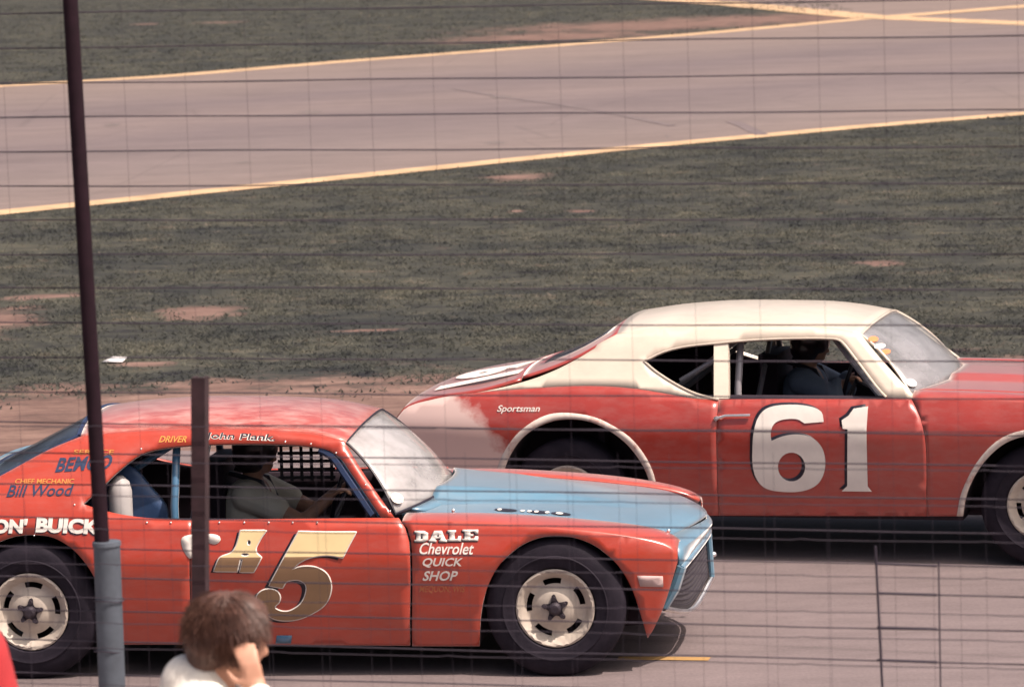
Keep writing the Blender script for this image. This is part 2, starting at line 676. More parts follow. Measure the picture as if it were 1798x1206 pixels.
def make_ground_material():
    m, t, p = nodes_of('infield turf and soil')
    pos = position(t)
    sep = t.nodes.new('ShaderNodeSeparateXYZ')
    lnk(t, pos, sep.inputs[0])
    wob = noise(t, 1.6, 7, 0.72, position(t, (0.7, 1.0, 1)))
    # bare verge next to the track
    edge = mth(t, 'ADD', sep.outputs[1], mth(t, 'MULTIPLY', mth(t, 'SUBTRACT', wob, 0.5), 5.0))
    fac = mth(t, 'MULTIPLY', mth(t, 'SUBTRACT', 31.9, edge), 1.1, True)
    for sx, sy, rx, ry in SOIL:
        vm = t.nodes.new('ShaderNodeVectorMath')
        vm.operation = 'SUBTRACT'
        lnk(t, pos, vm.inputs[0])
        vm.inputs[1].default_value = (sx, sy, 0)
        v2 = t.nodes.new('ShaderNodeVectorMath')
        v2.operation = 'MULTIPLY'
        lnk(t, vm.outputs[0], v2.inputs[0])
        v2.inputs[1].default_value = (1 / rx, 1 / ry, 0)
        v3 = t.nodes.new('ShaderNodeVectorMath')
        v3.operation = 'LENGTH'
        lnk(t, v2.outputs[0], v3.inputs[0])
        dd = mth(t, 'ADD', v3.outputs['Value'], mth(t, 'MULTIPLY', mth(t, 'SUBTRACT', wob, 0.5), 4.0))
        fac = mth(t, 'MAXIMUM', fac, mth(t, 'MULTIPLY', mth(t, 'SUBTRACT', 1.1, dd), 1.5, True))
    grass, gf = turf_colour(t, 1.0)
    sn = noise(t, 2.0, 6, 0.7, position(t, (0.5, 1.0, 1)))
    soil = ramp(t, sn, [(0.28, (0.085, 0.056, 0.050)), (0.45, (0.150, 0.094, 0.080)), (0.58, (0.195, 0.125, 0.104)), (0.75, (0.26, 0.175, 0.14))])
    soil = mixc(t, 0.5, soil, ramp(t, gf, [(0.3, 0.6), (0.7, 1.25)]), 'MULTIPLY')
    lnk(t, mixc(t, fac, grass, soil), p.inputs['Base Color'])
    p.inputs['Roughness'].default_value = 0.95
    p.inputs['Specular IOR Level'].default_value = 0.15
    bump(t, p, gf, 0.6, 0.05)
    return m


M['ground'] = make_ground_material()
gb = MB()
gb.add([(-900, -300, 0), (900, -300, 0), (900, 2200, 0), (-900, 2200, 0)], [(0, 1, 2, 3)])
ground = gb.build('ground', M['ground'], smooth=False)
ground['kind'] = 'structure'

# the track: asphalt sheet with a ragged inner edge
edge = [(-60 + 0.35 * i, 27.6 + 0.16 * math.sin(i * 0.7) + 0.12 * rng.standard_normal()) for i in range(344)]
track = sheet('track_asphalt', [(-60, 3), (60, 3), (60.2, 27.6)] + edge[::-1], 0.004, M['asphalt'])


def gp(px, py):
    g = ground_at(px, py)
    return Vector((g.x, g.y))


def line_pts(pxs, ext0=0.0, ext1=0.0, n=None):
    P = [gp(*q) for q in pxs]
    if ext0:
        P.insert(0, P[0] - (P[1] - P[0]).normalized() * ext0)
    if ext1:
        P.append(P[-1] + (P[-1] - P[-2]).normalized() * ext1)
    return P


near_edge = line_pts([(0, 374), (400, 333), (800, 292), (1150, 256), (1500, 224), (1798, 200)], 40, 12)
far_edge = line_pts([(0, 152), (300, 134), (600, 109), (1000, 79), (1250, 58), (1590, 27)], 55, 0)
ups_a = line_pts([(1150, -2), (1300, 9), (1530, 31)])                 # line of the crossing road
wedge_tip = far_edge[-1]
beyond = Vector((60, 400))
road = sheet('infield_road', [(p.x, p.y) for p in near_edge] + [(70, 180), (70, 420), (ups_a[0].x - 10, 420)] + [(p.x, p.y) for p in ups_a] + [(wedge_tip.x, wedge_tip.y)] + [(p.x, p.y) for p in far_edge[::-1][1:]], 0.004, M['roadasphalt'])


def stripe(name, P, width, mat, z=0.008):
    b = MB()
    rows = []
    for i, p in enumerate(P):
        d = (P[min(i + 1, len(P) - 1)] - P[max(i - 1, 0)]).normalized()
        n = Vector((-d.y, d.x))
        rows.append([(p.x - n.x * width / 2, p.y - n.y * width / 2, z), (p.x + n.x * width / 2, p.y + n.y * width / 2, z)])
    b.grid(rows)
    o = b.build(name, mat, smooth=False, out=Vector((0, 0, 1)))
    o['kind'] = 'structure'
    return o


stripe('near_edge_line', near_edge, 0.62, M['linepaint'])
stripe('far_edge_line', far_edge, 0.85, M['linepaint'])
stripe('crossing_road_line', line_pts([(1150, -2), (1300, 9), (1530, 31), (1798, 42)], 30, 20), 1.3, M['linepaint'], 0.012)
stripe('merging_road_line', line_pts([(1530, 33), (1650, 24), (1798, 12)], 0, 40), 1.2, M['linepaint'], 0.016)
stripe('yellow_lane_line', line_pts([(1085, 1157.5), (1160, 1157.5), (1246, 1158.5)]), 0.09, M['yellowline'])
for px, py, rx, ry in ((198, 220, 0.13, 0.35), (430, 286, 0.11, 0.22), (545, 198, 0.20, 0.5), (870, 252, 0.14, 0.3), (880, 171, 0.2, 0.5), (1172, 240, 0.03, 0.3)):
    g = gp(px, py)
    e = [(x * (1 + 0.2 * random.random()), y * (1 + 0.2 * random.random())) for x, y in ellipse(0, 0, rx, ry, 14)]
    sheet('road_stain', [(g.x + x, g.y + y) for x, y in e], 0.008, M['asphalt_spot'])
M['skid'] = simple('rubber skid mark', (0.135, 0.105, 0.105), 0.9, var=.25, nscale=3)
stripe('skid_mark', line_pts([(800, 157), (880, 171), (1000, 187), (1090, 203), (1180, 222)]), 0.16, M['skid'], 0.010)
stripe('skid_mark', line_pts([(1285, 214), (1310, 224), (1338, 238)]), 0.22, M['skid'], 0.010)
g = gp(200, 637)
pb = MB().add([(g.x - .10, g.y - .05, .02), (g.x + .08, g.y - .07, .015), (g.x + .11, g.y + .06, .04), (g.x - .06, g.y + .07, .03), (g.x, g.y, .055)],
              [(0, 1, 4), (1, 2, 4), (2, 3, 4), (3, 0, 4)])
tag(pb.build('paper_scrap', M['paper'], solid=0.004), 'crumpled white paper scrap lying on the grass right of the tall pole', 'litter')


# grass blades on the infield
def make_blade_material():
    m, t, p = nodes_of('mown grass blades')
    c, _ = turf_colour(t, 2.5)
    lnk(t, c, p.inputs['Base Color'])
    p.inputs['Roughness'].default_value = 0.9
    p.inputs['Specular IOR Level'].default_value = 0.1
    tl = t.nodes.new('ShaderNodeBsdfTranslucent')
    lnk(t, c, tl.inputs[0])
    mx = t.nodes.new('ShaderNodeMixShader')
    mx.inputs[0].default_value = 0.5
    lnk(t, p.outputs[0], mx.inputs[1])
    lnk(t, tl.outputs[0], mx.inputs[2])
    lnk(t, mx.outputs[0], t.nodes['Material Output'].inputs[0])
    return m


def side_of(P, x, y):
    """y of a polyline (given by points with rising x) at x"""
    return np.interp(x, [p.x for p in P], [p.y for p in P])


def grass(n, ylo, yhi, hgt, wid):
    y = ylo + (yhi - ylo) * rng.random(n) ** 1.15
    x = (rng.random(n) * 2 - 1) * (0.15 * y + 1.2)
    cl = np.sin(x * 2.3 + 1.3 * np.sin(y * 1.1)) + np.sin(y * 1.9 + 1.7 * np.sin(x * 0.9)) + np.sin(x * 5.1 + y * 3.3)
    keep = (rng.random(n) < 0.62 + 0.22 * cl) & (y > 31.6 + 0.5 * cl + 0.55 * rng.standard_normal(n))
    ne, fe = side_of(near_edge, x, y), side_of(far_edge, x, y)
    keep &= ~((y > ne - 0.55) & (y < fe + 0.6)) & ~((x > ups_a[-1].x) & (y > ne))
    ue = side_of([far_edge[-1]] + ups_a[::-1], x, y)
    for sx, sy, rx, ry in SOIL:
        keep &= ((x - sx) / rx) ** 2 + ((y - sy) / ry) ** 2 > 0.25 + 1.5 * rng.random(n)
    return x[keep], y[keep]


def grass_mesh(name, specs):
    V, Fs = [], []
    base = 0
    for (n, ylo, yhi, hg, wd) in specs:
        x, y = grass(n, ylo, yhi, hg, wd)
        k = len(x)
        for rep in range(3):
            a = rng.random(k) * math.pi
            hh = hg * (0.5 + 0.8 * rng.random(k))
            lx, ly = 1.3 * hh * rng.standard_normal(k), 1.3 * hh * rng.standard_normal(k)
            ox, oy = 0.06 * rng.standard_normal(k), 0.06 * rng.standard_normal(k)
            dx, dy = np.cos(a) * wd, np.sin(a) * wd
            p0 = np.stack([x + ox - dx, y + oy - dy, np.zeros(k)], 1)
            p1 = np.stack([x + ox + dx, y + oy + dy, np.zeros(k)], 1)
            p2 = np.stack([x + ox + lx, y + oy + ly, hh], 1)
            V.append(np.stack([p0, p1, p2], 1).reshape(-1, 3))
            Fs.append(base + np.arange(3 * k).reshape(-1, 3))
            base += 3 * k
    V = np.concatenate(V)
    Fs = np.concatenate(Fs)
    me = bpy.data.meshes.new(name)
    me.vertices.add(len(V))
    me.vertices.foreach_set('co', V.ravel())
    me.loops.add(len(Fs) * 3)
    me.loops.foreach_set('vertex_index', Fs.ravel().astype(np.int32))
    me.polygons.add(len(Fs))
    me.polygons.foreach_set('loop_start', np.arange(0, len(Fs) * 3, 3, dtype=np.int32))
    me.update(calc_edges=True)
    me.validate()
    me.materials.append(make_blade_material())
    o = bpy.data.objects.new(name, me)
    COL.objects.link(o)
    return o


go = grass_mesh('infield_grass', [(95000, 30.0, 66, 0.028, 0.012), (40000, 62, 150, 0.040, 0.03)])
tag(go, 'short dull green grass growing on the infield', 'grass', kind='stuff')

# ------------------------------------------------------------------ spectator side: wall, walkway, fences
FA0, FA1 = at_depth(100, 603, 11.9), at_depth(1700, 603, 11.3)
FD = Vector((FA1.x - FA0.x, FA1.y - FA0.y, 0)).normalized()          # along the fence
FN = Vector((FD.y, -FD.x, 0))                                         # towards the spectators
FO = Vector((FA0.x, FA0.y, 0))


def on_fence(px, py, off):
    """point where the sight line of a photo pixel meets the fence plane moved off metres towards the seats"""
    d = ray(px, py)
    o = FO + FN * off
    return CAMP + d * ((o - CAMP).dot(FN) / d.dot(FN))


def fence_uz(px, py, off):
    p = on_fence(px, py, off)
    return (p - FO).dot(FD), p.z


def fpt(u, z, off):
    return FO + FD * u + FN * off + Vector((0, 0, z))


wb = MB()
q = [fpt(-9, 0, -0.15), fpt(12, 0, -0.15), fpt(12, 0, 0.75), fpt(-9, 0, 0.75)]
wb.add([(p.x, p.y, 0) for p in q] + [(p.x, p.y, 1.02) for p in q], [(3, 2, 1, 0), (4, 5, 6, 7), (0, 1, 5, 4), (1, 2, 6, 5), (2, 3, 7, 6), (3, 0, 4, 7)])
tag(wb.build('track_wall', M['concrete'], smooth=False), 'low concrete wall carrying the two wire fences', 'wall')
q = [fpt(-9, 0, 0.754), fpt(12, 0, 0.754), fpt(12, 0, 7.5), fpt(-9, 0, 7.5)]
b = MB()
b.add([(p.x, p.y, 0.01) for p in q] + [(p.x, p.y, 0.9) for p in q], [(3, 2, 1, 0), (4, 5, 6, 7), (0, 1, 5, 4), (1, 2, 6, 5), (2, 3, 7, 6), (3, 0, 4, 7)])
walk = b.build('spectator_walkway', M['concrete'], smooth=False)
walk['kind'] = 'structure'


def wire_tube(u0, z0, u1, z1, off, r, jog=0.0, phase=0.0, n=5):
    pts = [fpt(u0, z0, off)]
    u = u0 + 0.25
    L = u1 - u0
    k = 0
    while u < u1 - 0.1:
        z = z0 + (z1 - z0) * (u - u0) / L
        ph = ((u - phase) / 0.53) % 1.0
        pts.append(fpt(u, z + 0.0015 * math.sin(u * 5 + z * 17), off))
        if jog and abs(ph) < 0.3 and k % 2 == 0:
            pts.append(fpt(u + 0.025, z + jog, off + 0.001))
            pts.append(fpt(u + 0.075, z - jog, off - 0.001))
        u += 0.265
        k += 1
    pts.append(fpt(u1, z1, off))
    return MB().tube(pts, r, n)


def fence_wires(parent, rows, off, r, jog):
    for yl, yr in rows:
        u0, z0 = fence_uz(100, yl, off)
        u1, z1 = fence_uz(1700, yr, off)
        s = (z1 - z0) / (u1 - u0)
        a, bb = -3.2, 6.0
        wire_tube(a, z0 + s * (a - u0), bb, z0 + s * (bb - u0), off, r, jog, u0).build('wire', M['wire'], parent)


fa = empty('catch_fence', fpt(0, 1.02, 0))
fa_inv = Matrix.Translation(-fa.location)


def reparent_local(o, root):
    o.parent = root
    o.matrix_parent_inverse = Matrix.Translation(-Vector(root.location))
    return o


tag(fa, 'tall wire catch fence with a leaning dark pole in a grey sleeve', 'fence')
rowsA = [(-38, -66), (23, -1), (84, 64), (146, 129), (206, 194), (266, 258), (327, 322), (387, 385), (447, 447), (505, 508), (567, 572), (628, 635), (688, 700), (742, 763),
         (796, 817), (850, 876), (908, 935), (961, 993), (1013, 1046), (1071, 1106), (1123, 1163), (1182, 1224), (1240, 1285), (1300, 1345)]
kids = set(bpy.data.objects)
fence_wires(fa, rowsA, 0.0, 0.0023, 0.007)
zt, zb = 4.4, 1.03
for i in range(-14, 30):
    u = 0.06 + i * 0.195
    MB().tube([fpt(u, zb, 0.003), fpt(u + 0.004, 2.7, 0.003), fpt(u, 3.84, 0.003)], 0.00042, 4).build('stay_wire', M['wire'], fa)
# heavy stays and doubled rods at the panel joint on the right
for (x0, y0, x1, y1, r) in ((1537, 958, 1551, 1240, 0.0042), (1648, 985, 1652, 1240, 0.0026)):
    a, c = fence_uz(x0, y0, 0.008), fence_uz(x1, y1, 0.008)
    MB().tube([fpt(a[0], a[1], 0.008), fpt(c[0], c[1], 0.008)], r, 6).build('joint_stay', M['wire'], fa)
for y0, y1 in ((989, 993), (1041, 1044), (1101, 1104), (1158, 1162)):
    a, c = fence_uz(1540, y0, 0.006), fence_uz(1645, y1, 0.006)
    MB().tube([fpt(a[0], a[1], 0.006), fpt(c[0], c[1], 0.006)], 0.0042, 6).build('joint_rod', M['wire'], fa)
a, c = fence_uz(121, -60, 0.03), fence_uz(181, 955, 0.03)
dz = (c[0] - a[0]) / (c[1] - a[1])
top = 4.6
MB().tube([fpt(c[0] + dz * (top - c[1]), top, 0.035), fpt(c[0], c[1] - 0.12, 0.035)], [0.0235, 0.0235], 16).build('pole', M['pole'], fa)
e = fence_uz(197, 1206, 0.03)
dz2 = (e[0] - c[0] - 0.012) / (e[1] - c[1])
u_s = fence_uz(188, 950, 0.03)
pb = MB()
p0, p1 = fpt(u_s[0], u_s[1], 0.035), fpt(u_s[0] + dz2 * (1.02 - u_s[1]), 1.02, 0.035)
pb.tube([p0, p1], [0.042, 0.042], 20)
pb.build('sleeve_pipe', M['pipe'], fa)
pb = MB()
pb.tube([p0 + Vector((0, 0, 0.001)), p0 - Vector((0, 0, 0.012))], [0.044, 0.0455], 20)
pb.build('collar', M['pipe'], fa)
for yy in (1052, 1140):
    uu, zz = fence_uz(192, yy, 0.03)
    ring = [fpt(uu + 0.046 * math.cos(t), zz + 0.004 * math.cos(t * 2 + yy), 0.035 + 0.046 * math.sin(t)) for t in [2 * math.pi * k / 20 for k in range(21)]]
    MB().tube(ring, 0.002, 5).build('wire_tie', M['wire'], fa)
for ux in (-2.9, 3.1, 5.8):
    MB().tube([fpt(ux, 4.6, 0.035), fpt(ux + 0.05, 1.02, 0.035)], 0.03, 12).build('pole', M['pole'], fa)
for o in [o for o in bpy.data.objects if o not in kids]:
    o.matrix_parent_inverse = fa_inv

OB = 0.42
fb = empty('woven_fence', fpt(0, 1.02, OB))
tag(fb, 'shorter woven wire fence with a rusty dark post', 'fence')
kids = set(bpy.data.objects)
rowsB = [(748, 758), (810, 826), (869, 889), (928, 951), (989, 1015), (1048, 1079), (1092, 1124), (1136, 1172), (1200, 1240)]
fence_wires(fb, rowsB, OB, 0.0013, 0.002)
zt = fence_uz(345, 735, OB)[1]
for i in range(-20, 38):
    u = 0.02 + i * 0.152
    MB().tube([fpt(u, 1.03, OB), fpt(u, zt - 0.1, OB)], 0.00042, 4).build('stay_wire', M['wire'], fb)
a, c = fence_uz(346, 664, OB), fence_uz(347, 1060, OB)


def post_mesh(u_top, z_top, u_bot, z_bot, off, w_, d_):
    b = MB()
    prof = [(-w_, -d_), (w_, -d_), (w_, d_), (w_ * 0.55, d_), (w_ * 0.55, -d_ * 0.3), (-w_ * 0.55, -d_ * 0.3), (-w_ * 0.55, d_), (-w_, d_)]
    lo = [fpt(u_bot + x, z_bot, off - y) for x, y in prof]
    hi = [fpt(u_top + x, z_top, off - y) for x, y in prof]
    n = len(prof)
    b.add(lo + hi, [(i, (i + 1) % n, n + (i + 1) % n, n + i) for i in range(n)] + [tuple(range(n, 2 * n))])
    return b


dzp = (c[0] - a[0]) / (c[1] - a[1])
post_mesh(a[0], a[1], c[0] + dzp * (1.02 - c[1]), 1.02, OB - 0.03, 0.0215, 0.022).build('post', M['post'], fb, smooth=False)
for ux in (-2.2, 3.4, 5.6):
    post_mesh(ux, a[1], ux, 1.02, OB - 0.03, 0.0215, 0.022).build('post', M['post'], fb, smooth=False)
for o in [o for o in bpy.data.objects if o not in kids]:
    o.matrix_parent_inverse = Matrix.Translation(-Vector(fb.location))


# ------------------------------------------------------------------ cars
class Car:
    """Pose from the tyre contact points, a side surface y = W(x, z), and tools that lay panels on it."""

    def __init__(s, name, rear, front, half, W, nose_x, nose_k, tail_x, tail_k):
        a, b = ground_at(*rear), ground_at(*front)
        h = Vector((b.x - a.x, b.y - a.y, 0))
        s.wb = h.length
        h.normalize()
        s.h, s.l = h, Vector((-h.y, h.x, 0))
        o = (a + b) / 2 + s.l * half
        s.o = Vector((o.x, o.y, 0.006))
        s.root = empty(name, s.o, math.atan2(h.y, h.x))
        s.half = half
        s.Wt = lerp_table(W)
        s.nx, s.nk, s.tx, s.tk = nose_x, nose_k, tail_x, tail_k

    def W(s, x, z):
        v = s.Wt(z)
        if x > s.nx:
            v -= s.nk * (x - s.nx) ** 2
        if x < s.tx:
            v -= s.tk * (s.tx - x) ** 2
        return v

    def loc(s, px, py, y):
        d = ray(px, py)
        t = (y - (CAMP - s.o).dot(s.l)) / d.dot(s.l)
        p = CAMP + d * t - s.o
        return p.dot(s.h), p.z

    def tr(s, px, py):
        y = -0.9
        for _ in range(12):
            x, z = s.loc(px, py, y)
            y = 0.5 * y - 0.5 * s.W(x, z)
        return x, z

    def trs(s, pts):
        return [s.tr(p[0], p[1]) + tuple(p[2:]) for p in pts]

    def lay(s, V, side, off=0.0):
        return [(x, side * (s.W(x, z) + off), z) for x, z in V]

    def panel(s, name, outline, mat, holes=(), h=0.045, off=0.0, solid=0.018, sides=(-1, 1), strip=None, label=None):
        V, Fs = triangulate(outline, holes, h)
        for sd in sides:
            b = MB().add(s.lay(V, sd, off), Fs)
            if strip:
                T, yh, zh = strip
                rows = []
                for (x, z) in T:
                    y0 = s.W(x, z) + off
                    y1, z1 = yh(x), zh(x)
                    row = []
                    for k in range(9):
                        a = math.pi / 2 * k / 8
                        row.append((x, sd * (y1 + (y0 - y1) * math.cos(a)), z + (z1 - z) * math.sin(a) + .012 * math.sin(math.pi * (k / 8) ** 2)))
                    rows.append(row)
                b.grid(rows)
            o = b.build(name, mat, s.root, solid=solid, weld=0.0008 if strip else 0.0, out=Vector((0, sd, 0.35)), angle=50, inside=M['dark'])
            if label:
                o['label'] = label
        return o

    def decal(s, name, outline, mat, holes=(), off=0.0035, h=0.03, label=None):
        V, Fs = triangulate(outline, holes, h)
        o = MB().add(s.lay(V, -1, off), Fs).build(name, mat, s.root, out=Vector((0, -1, 0)), solid=0.0015)
        if label:
            o['label'] = label
        return o

    def write(s, body, box, mat, shear=0.0, bold=0.0, off=0.0035, rise=0.0, space=1.0):
        """lettering: the text's bounds fill the photo box (x0, y0, x1, y1), laid on the side surface"""
        V, Fs = text_mesh(body, bold, space)
        x0, y0, x1, y1 = box
        P = []
        for u, v in V:
            px = x0 + u * (x1 - x0) + shear * (v - 0.5) * (y1 - y0)
            py = y1 - v * (y1 - y0) + rise * (u - 0.5)
            x, z = s.tr(px, py)
            P.append((x, -(s.W(x, z) + off), z))
        for vs_, fs_ in letters(V, P, Fs):
            MB().add(vs_, fs_).build('letter', mat, s.root, out=Vector((0, -1, 0)), smooth=False, solid=0.0012)['label'] = 'painted letter of the words ' + body



def tyre_bm(R=0.36, rb=0.2, wd=0.26):
    prof = [(-.028, rb), (-.008, rb + .015), (0, rb + .045), (-.003, R - .052), (-.018, R - .02), (-.034, R - .005), (-.05, R), (-.05 - .02, R), (-.073, R - .006), (-.08, R - .006), (-.083, R),
            (-wd / 2 - .005, R + .001), (-wd / 2 - .002, R - .006), (-wd / 2 + .004, R - .006), (-wd / 2 + .007, R + .001),
            (-wd + .083, R), (-wd + .05, R), (-wd + .03, R - .006), (-wd + .015, R - .022), (-wd, R - .06), (-wd + .005, rb + .02), (-wd + .028, rb)]
    # raised ribs on the sidewall
    prof[3:3] = [(0.0015, rb + .062), (0.004, rb + .066), (0.004, rb + .070), (0.0, rb + .074)]
    n = 64
    b = MB()
    rows = []
    for k in range(n + 1):
        a = 2 * math.pi * k / n
        rows.append([(r * math.cos(a), w_, r * math.sin(a)) for w_, r in prof])
    b.grid(rows)
    return b


def rim_bm(R=0.203):
    slots = []
    for k in range(5):
        a0 = math.pi / 2 + 2 * math.pi * k / 5 + (0.0)
        aa = [a0 - 0.33 + 0.66 * j / 6 for j in range(7)]
        o_ = [(0.152 * math.cos(a), 0.152 * math.sin(a)) for a in aa]
        i_ = [(0.124 * math.cos(a), 0.124 * math.sin(a)) for a in aa[::-1]]
        slots.append(o_ + i_)
    V, Fs = triangulate(ellipse(0, 0, R, R, 56), slots, 0.0135)
    prof = lerp_table([(0, -.018), (.05, -.020), (.085, -.030), (.115, -.048), (.135, -.054), (.155, -.052), (.165, -.036), (.180, -.020), (.190, -.010), (.2, -.012), (.21, -.03)])
    b = MB().add([(x, prof(math.hypot(x, z)), z) for x, z in V], Fs)
    # barrel behind the face
    rows = []
    for k in range(41):
        a = 2 * math.pi * k / 40
        rows.append([(r * math.cos(a), y, r * math.sin(a)) for y, r in ((-.03, R - .001), (-.07, R - .02), (-.2, R - .02), (-.24, R))])
    b.grid(rows)
    return b


def hub_bm():
    b = MB()
    star = []
    for k in range(10):
        a = math.pi / 2 + math.pi * k / 5
        r = 0.072 if k % 2 == 0 else 0.036
        star.append((r * math.cos(a), r * math.sin(a)))
    star = dens(star, 0.012, True)
    n = len(star)
    b.add([(x, -.012, z) for x, z in star] + [(x, -.03, z) for x, z in star], [tuple(range(n))] + [(i, (i + 1) % n, n + (i + 1) % n, n + i) for i in range(n)])
    b.tube([(0, -.03, 0), (0, .008, 0), (0, .016, 0)], [.034, .032, .02], 18)
    return b


RUB, RIMM = M['rubber'], M['rim']
_tmp = [tyre_bm().build('tyre', RUB, None, angle=30), rim_bm().build('wheel', RIMM, None, angle=35, out=Vector((0, 1, 0))), hub_bm().build('hub', M['hub'], None, smooth=False),
        MB().tube([(0, -.02, 0), (0, .006, 0)], .0115, 6).build('lug_nut', M['hub'], None, smooth=False), MB().tube([(0, -.2, 0), (0, -.19, 0)], .17, 24).build('brake_drum', M['well'], None)]
TY, RI, HU, LU, BR = [o.data for o in _tmp]
for o in _tmp:
    bpy.data.objects.remove(o)


def wheels(car, R=0.335, spin=0.0):
    sc = 1.0
    for x in (-car.wb / 2, car.wb / 2):
        for sd in (-1, 1):
            def put(name, me, parent):
                o = bpy.data.objects.new(name, me)
                COL.objects.link(o)
                o.parent = parent
                return o
            wh = put('wheel', RI, car.root)
            wh.location = (x, sd * (car.half - 0.002), R - 0.004)
            wh.rotation_euler = (0, spin + x, math.pi if sd < 0 else 0)
            wh.scale = (sc, 1, sc)
            put('tyre', TY, wh)
            put('hub', HU, wh)
            put('brake_drum', BR, wh)
            for k in range(5):
                a = math.pi / 2 + 2 * math.pi * k / 5
                l = put('lug_nut', LU, wh)
                l.location = (.052 * math.cos(a), 0, .052 * math.sin(a))


def wheel_well(car, arch, sides=(-1, 1)):
    for sd in sides:
        b = MB()
        rows = [[(x, sd * (car.W(x, z) - 0.012), z), (x, sd * (car.W(x, z) - 0.10), z + 0.01), (x, sd * 0.50, z + 0.015)] for x, z in arch]
        b.grid(rows)
        inner = [r[-1] for r in rows]
        b.add(inner, [tuple(range(len(inner)))])
        b.build('wheel_well', M['well'], car.root)


def lip(car, arch, mat, name, r=0.012, sides=(-1, 1)):
    for sd in sides:
        MB().tube([(x, sd * (car.W(x, z) + 0.001), z) for x, z in arch], r, 6).build(name, mat, car.root)


def roof_part(car, name, mat, gutter, crown, x0, x1, front_bow=0.03, rear_bow=0.03, n=26):
    """roof skin from one gutter line to the other; ends bow forward and back in plan"""
    b = MB()
    rows = []
    for i in range(n + 1):
        u = i / n
        row = []
        for k in range(25):
            s_ = -1 + 2 * k / 24
            s_ = math.copysign(abs(s_) ** 0.8, s_)
            xe = x0 + (x1 - x0) * u
            x = xe + ((front_bow * u ** 4) - (rear_bow * (1 - u) ** 4)) * (1 - s_ * s_)
            g = gutter(xe)
            yg = car.W(xe, g)
            row.append((x, s_ * yg, g + crown(xe) * (1 - abs(s_) ** 2.3)))
        rows.append(row)
    b.grid(rows)
    return b.build(name, mat, car.root, solid=0.02, out=Vector((0, 0, 1)), inside=M['dark'])


def glass_part(car, name, mat, top, bottom, bulge, n=12, m=20, frame=None, fr=0.012):
    """pane between two edge curves (functions of s in -1..1 giving a point)"""
    rows = []
    for i in range(n + 1):
        u = i / n
        row = []
        for k in range(m + 1):
            s_ = -1 + 2 * k / m
            a, c = Vector(top(s_)), Vector(bottom(s_))
            p = a.lerp(c, u)
            d = bulge * (1 - (2 * u - 1) ** 2)
            row.append(p + Vector((0.6, 0, 0.8)) * d * (1 if bulge > 0 else 1))
        rows.append(row)
    o = MB().grid(rows).build(name, mat, car.root, solid=0.006, out=Vector((0, 0, 1)))
    if frame:
        loop = [r for r in rows[0]] + [r[-1] for r in rows[1:]] + [r for r in rows[-1][::-1]] + [r[0] for r in rows[::-1][1:]]
        f = MB().tube(loop, fr, 6).build('window_trim', frame, o)
    return o


# ================================================================== near car: orange-red coupe with blue bonnet
near = Car('stock_car', (57, 1194), (978, 1190), 0.90,
           [(0.08, .80), (0.17, .845), (0.30, .885), (0.45, .908), (0.585, .924), (0.625, .925), (0.66, .915), (0.70, .904), (0.78, .882), (0.85, .853), (0.92, .810), (1.0, .752), (1.1, .678), (1.18, .617), (1.24, .565), (1.30, .50)],
           1.3, 0.22, -1.3, 0.10)
tag(near.root, 'orange red stock car with light blue hood and gold number 15, nearer the fence', 'race car', 'stock cars racing on the track')
R_ = near.root
SEAM = [(702, 909), (713, 925), (720, 950), (722, 1000), (722, 1134)]
fen_top = near.trs([(706, 915), (760, 915), (818, 916), (936, 924), (1037, 933), (1110, 944), (1165, 957), (1190, 972)])
fen_top = [(p[0], p[1]) for p in fen_top]
T = dens(fen_top, 0.05)
yh_t = lerp_table([(0.4, .655), (0.9, .625), (1.25, .61), (1.6, .60), (1.85, .595), (1.95, .60), (2.05, .66)])
zh_t = lerp_table([(0.4, .818), (0.55, .815), (0.9, .810), (1.25, .790), (1.54, .762), (1.80, .728), (1.94, .690), (2.03, .635), (2.08, .60)])
arch_f = near.trs([(842, 1134), (845, 1075), (856, 1030), (878, 990), (910, 960), (945, 944), (978, 940), (1015, 945), (1052, 962), (1085, 992), (1108, 1030), (1124, 1075), (1137, 1120)])
rest = near.trs([(1190, 972)]) + near.trs([(1190, 985, 1), (1165, 1066), (1139, 1121, 1)])
seam_f = near.trs([(842, 1134, 1), (724, 1134, 1), (724, 1000), (722, 950), (715, 926), (706, 915)])
outl = T[:-1] + dens(rest, 0.05)[:-1] + dens([p[:2] for p in arch_f][::-1], 0.03)[:-1] + dens(seam_f, 0.05)[:-1]
near.panel('front_fender', outl, M['red'], strip=(T, yh_t, zh_t))
wheel_well(near, dens([p[:2] for p in arch_f], 0.05))
# door
belt = [(337, 913), (450, 911), (560, 909), (640, 908), (690, 908)]
door = near.trs([(339, 1131, 1), (339, 913, 1), (450, 911), (560, 910), (640, 909), (700, 909, 1), (711, 926), (718, 950), (720, 1000), (720, 1133, 1)])
near.panel('door', dens(door, 0.05, True), M['red'])
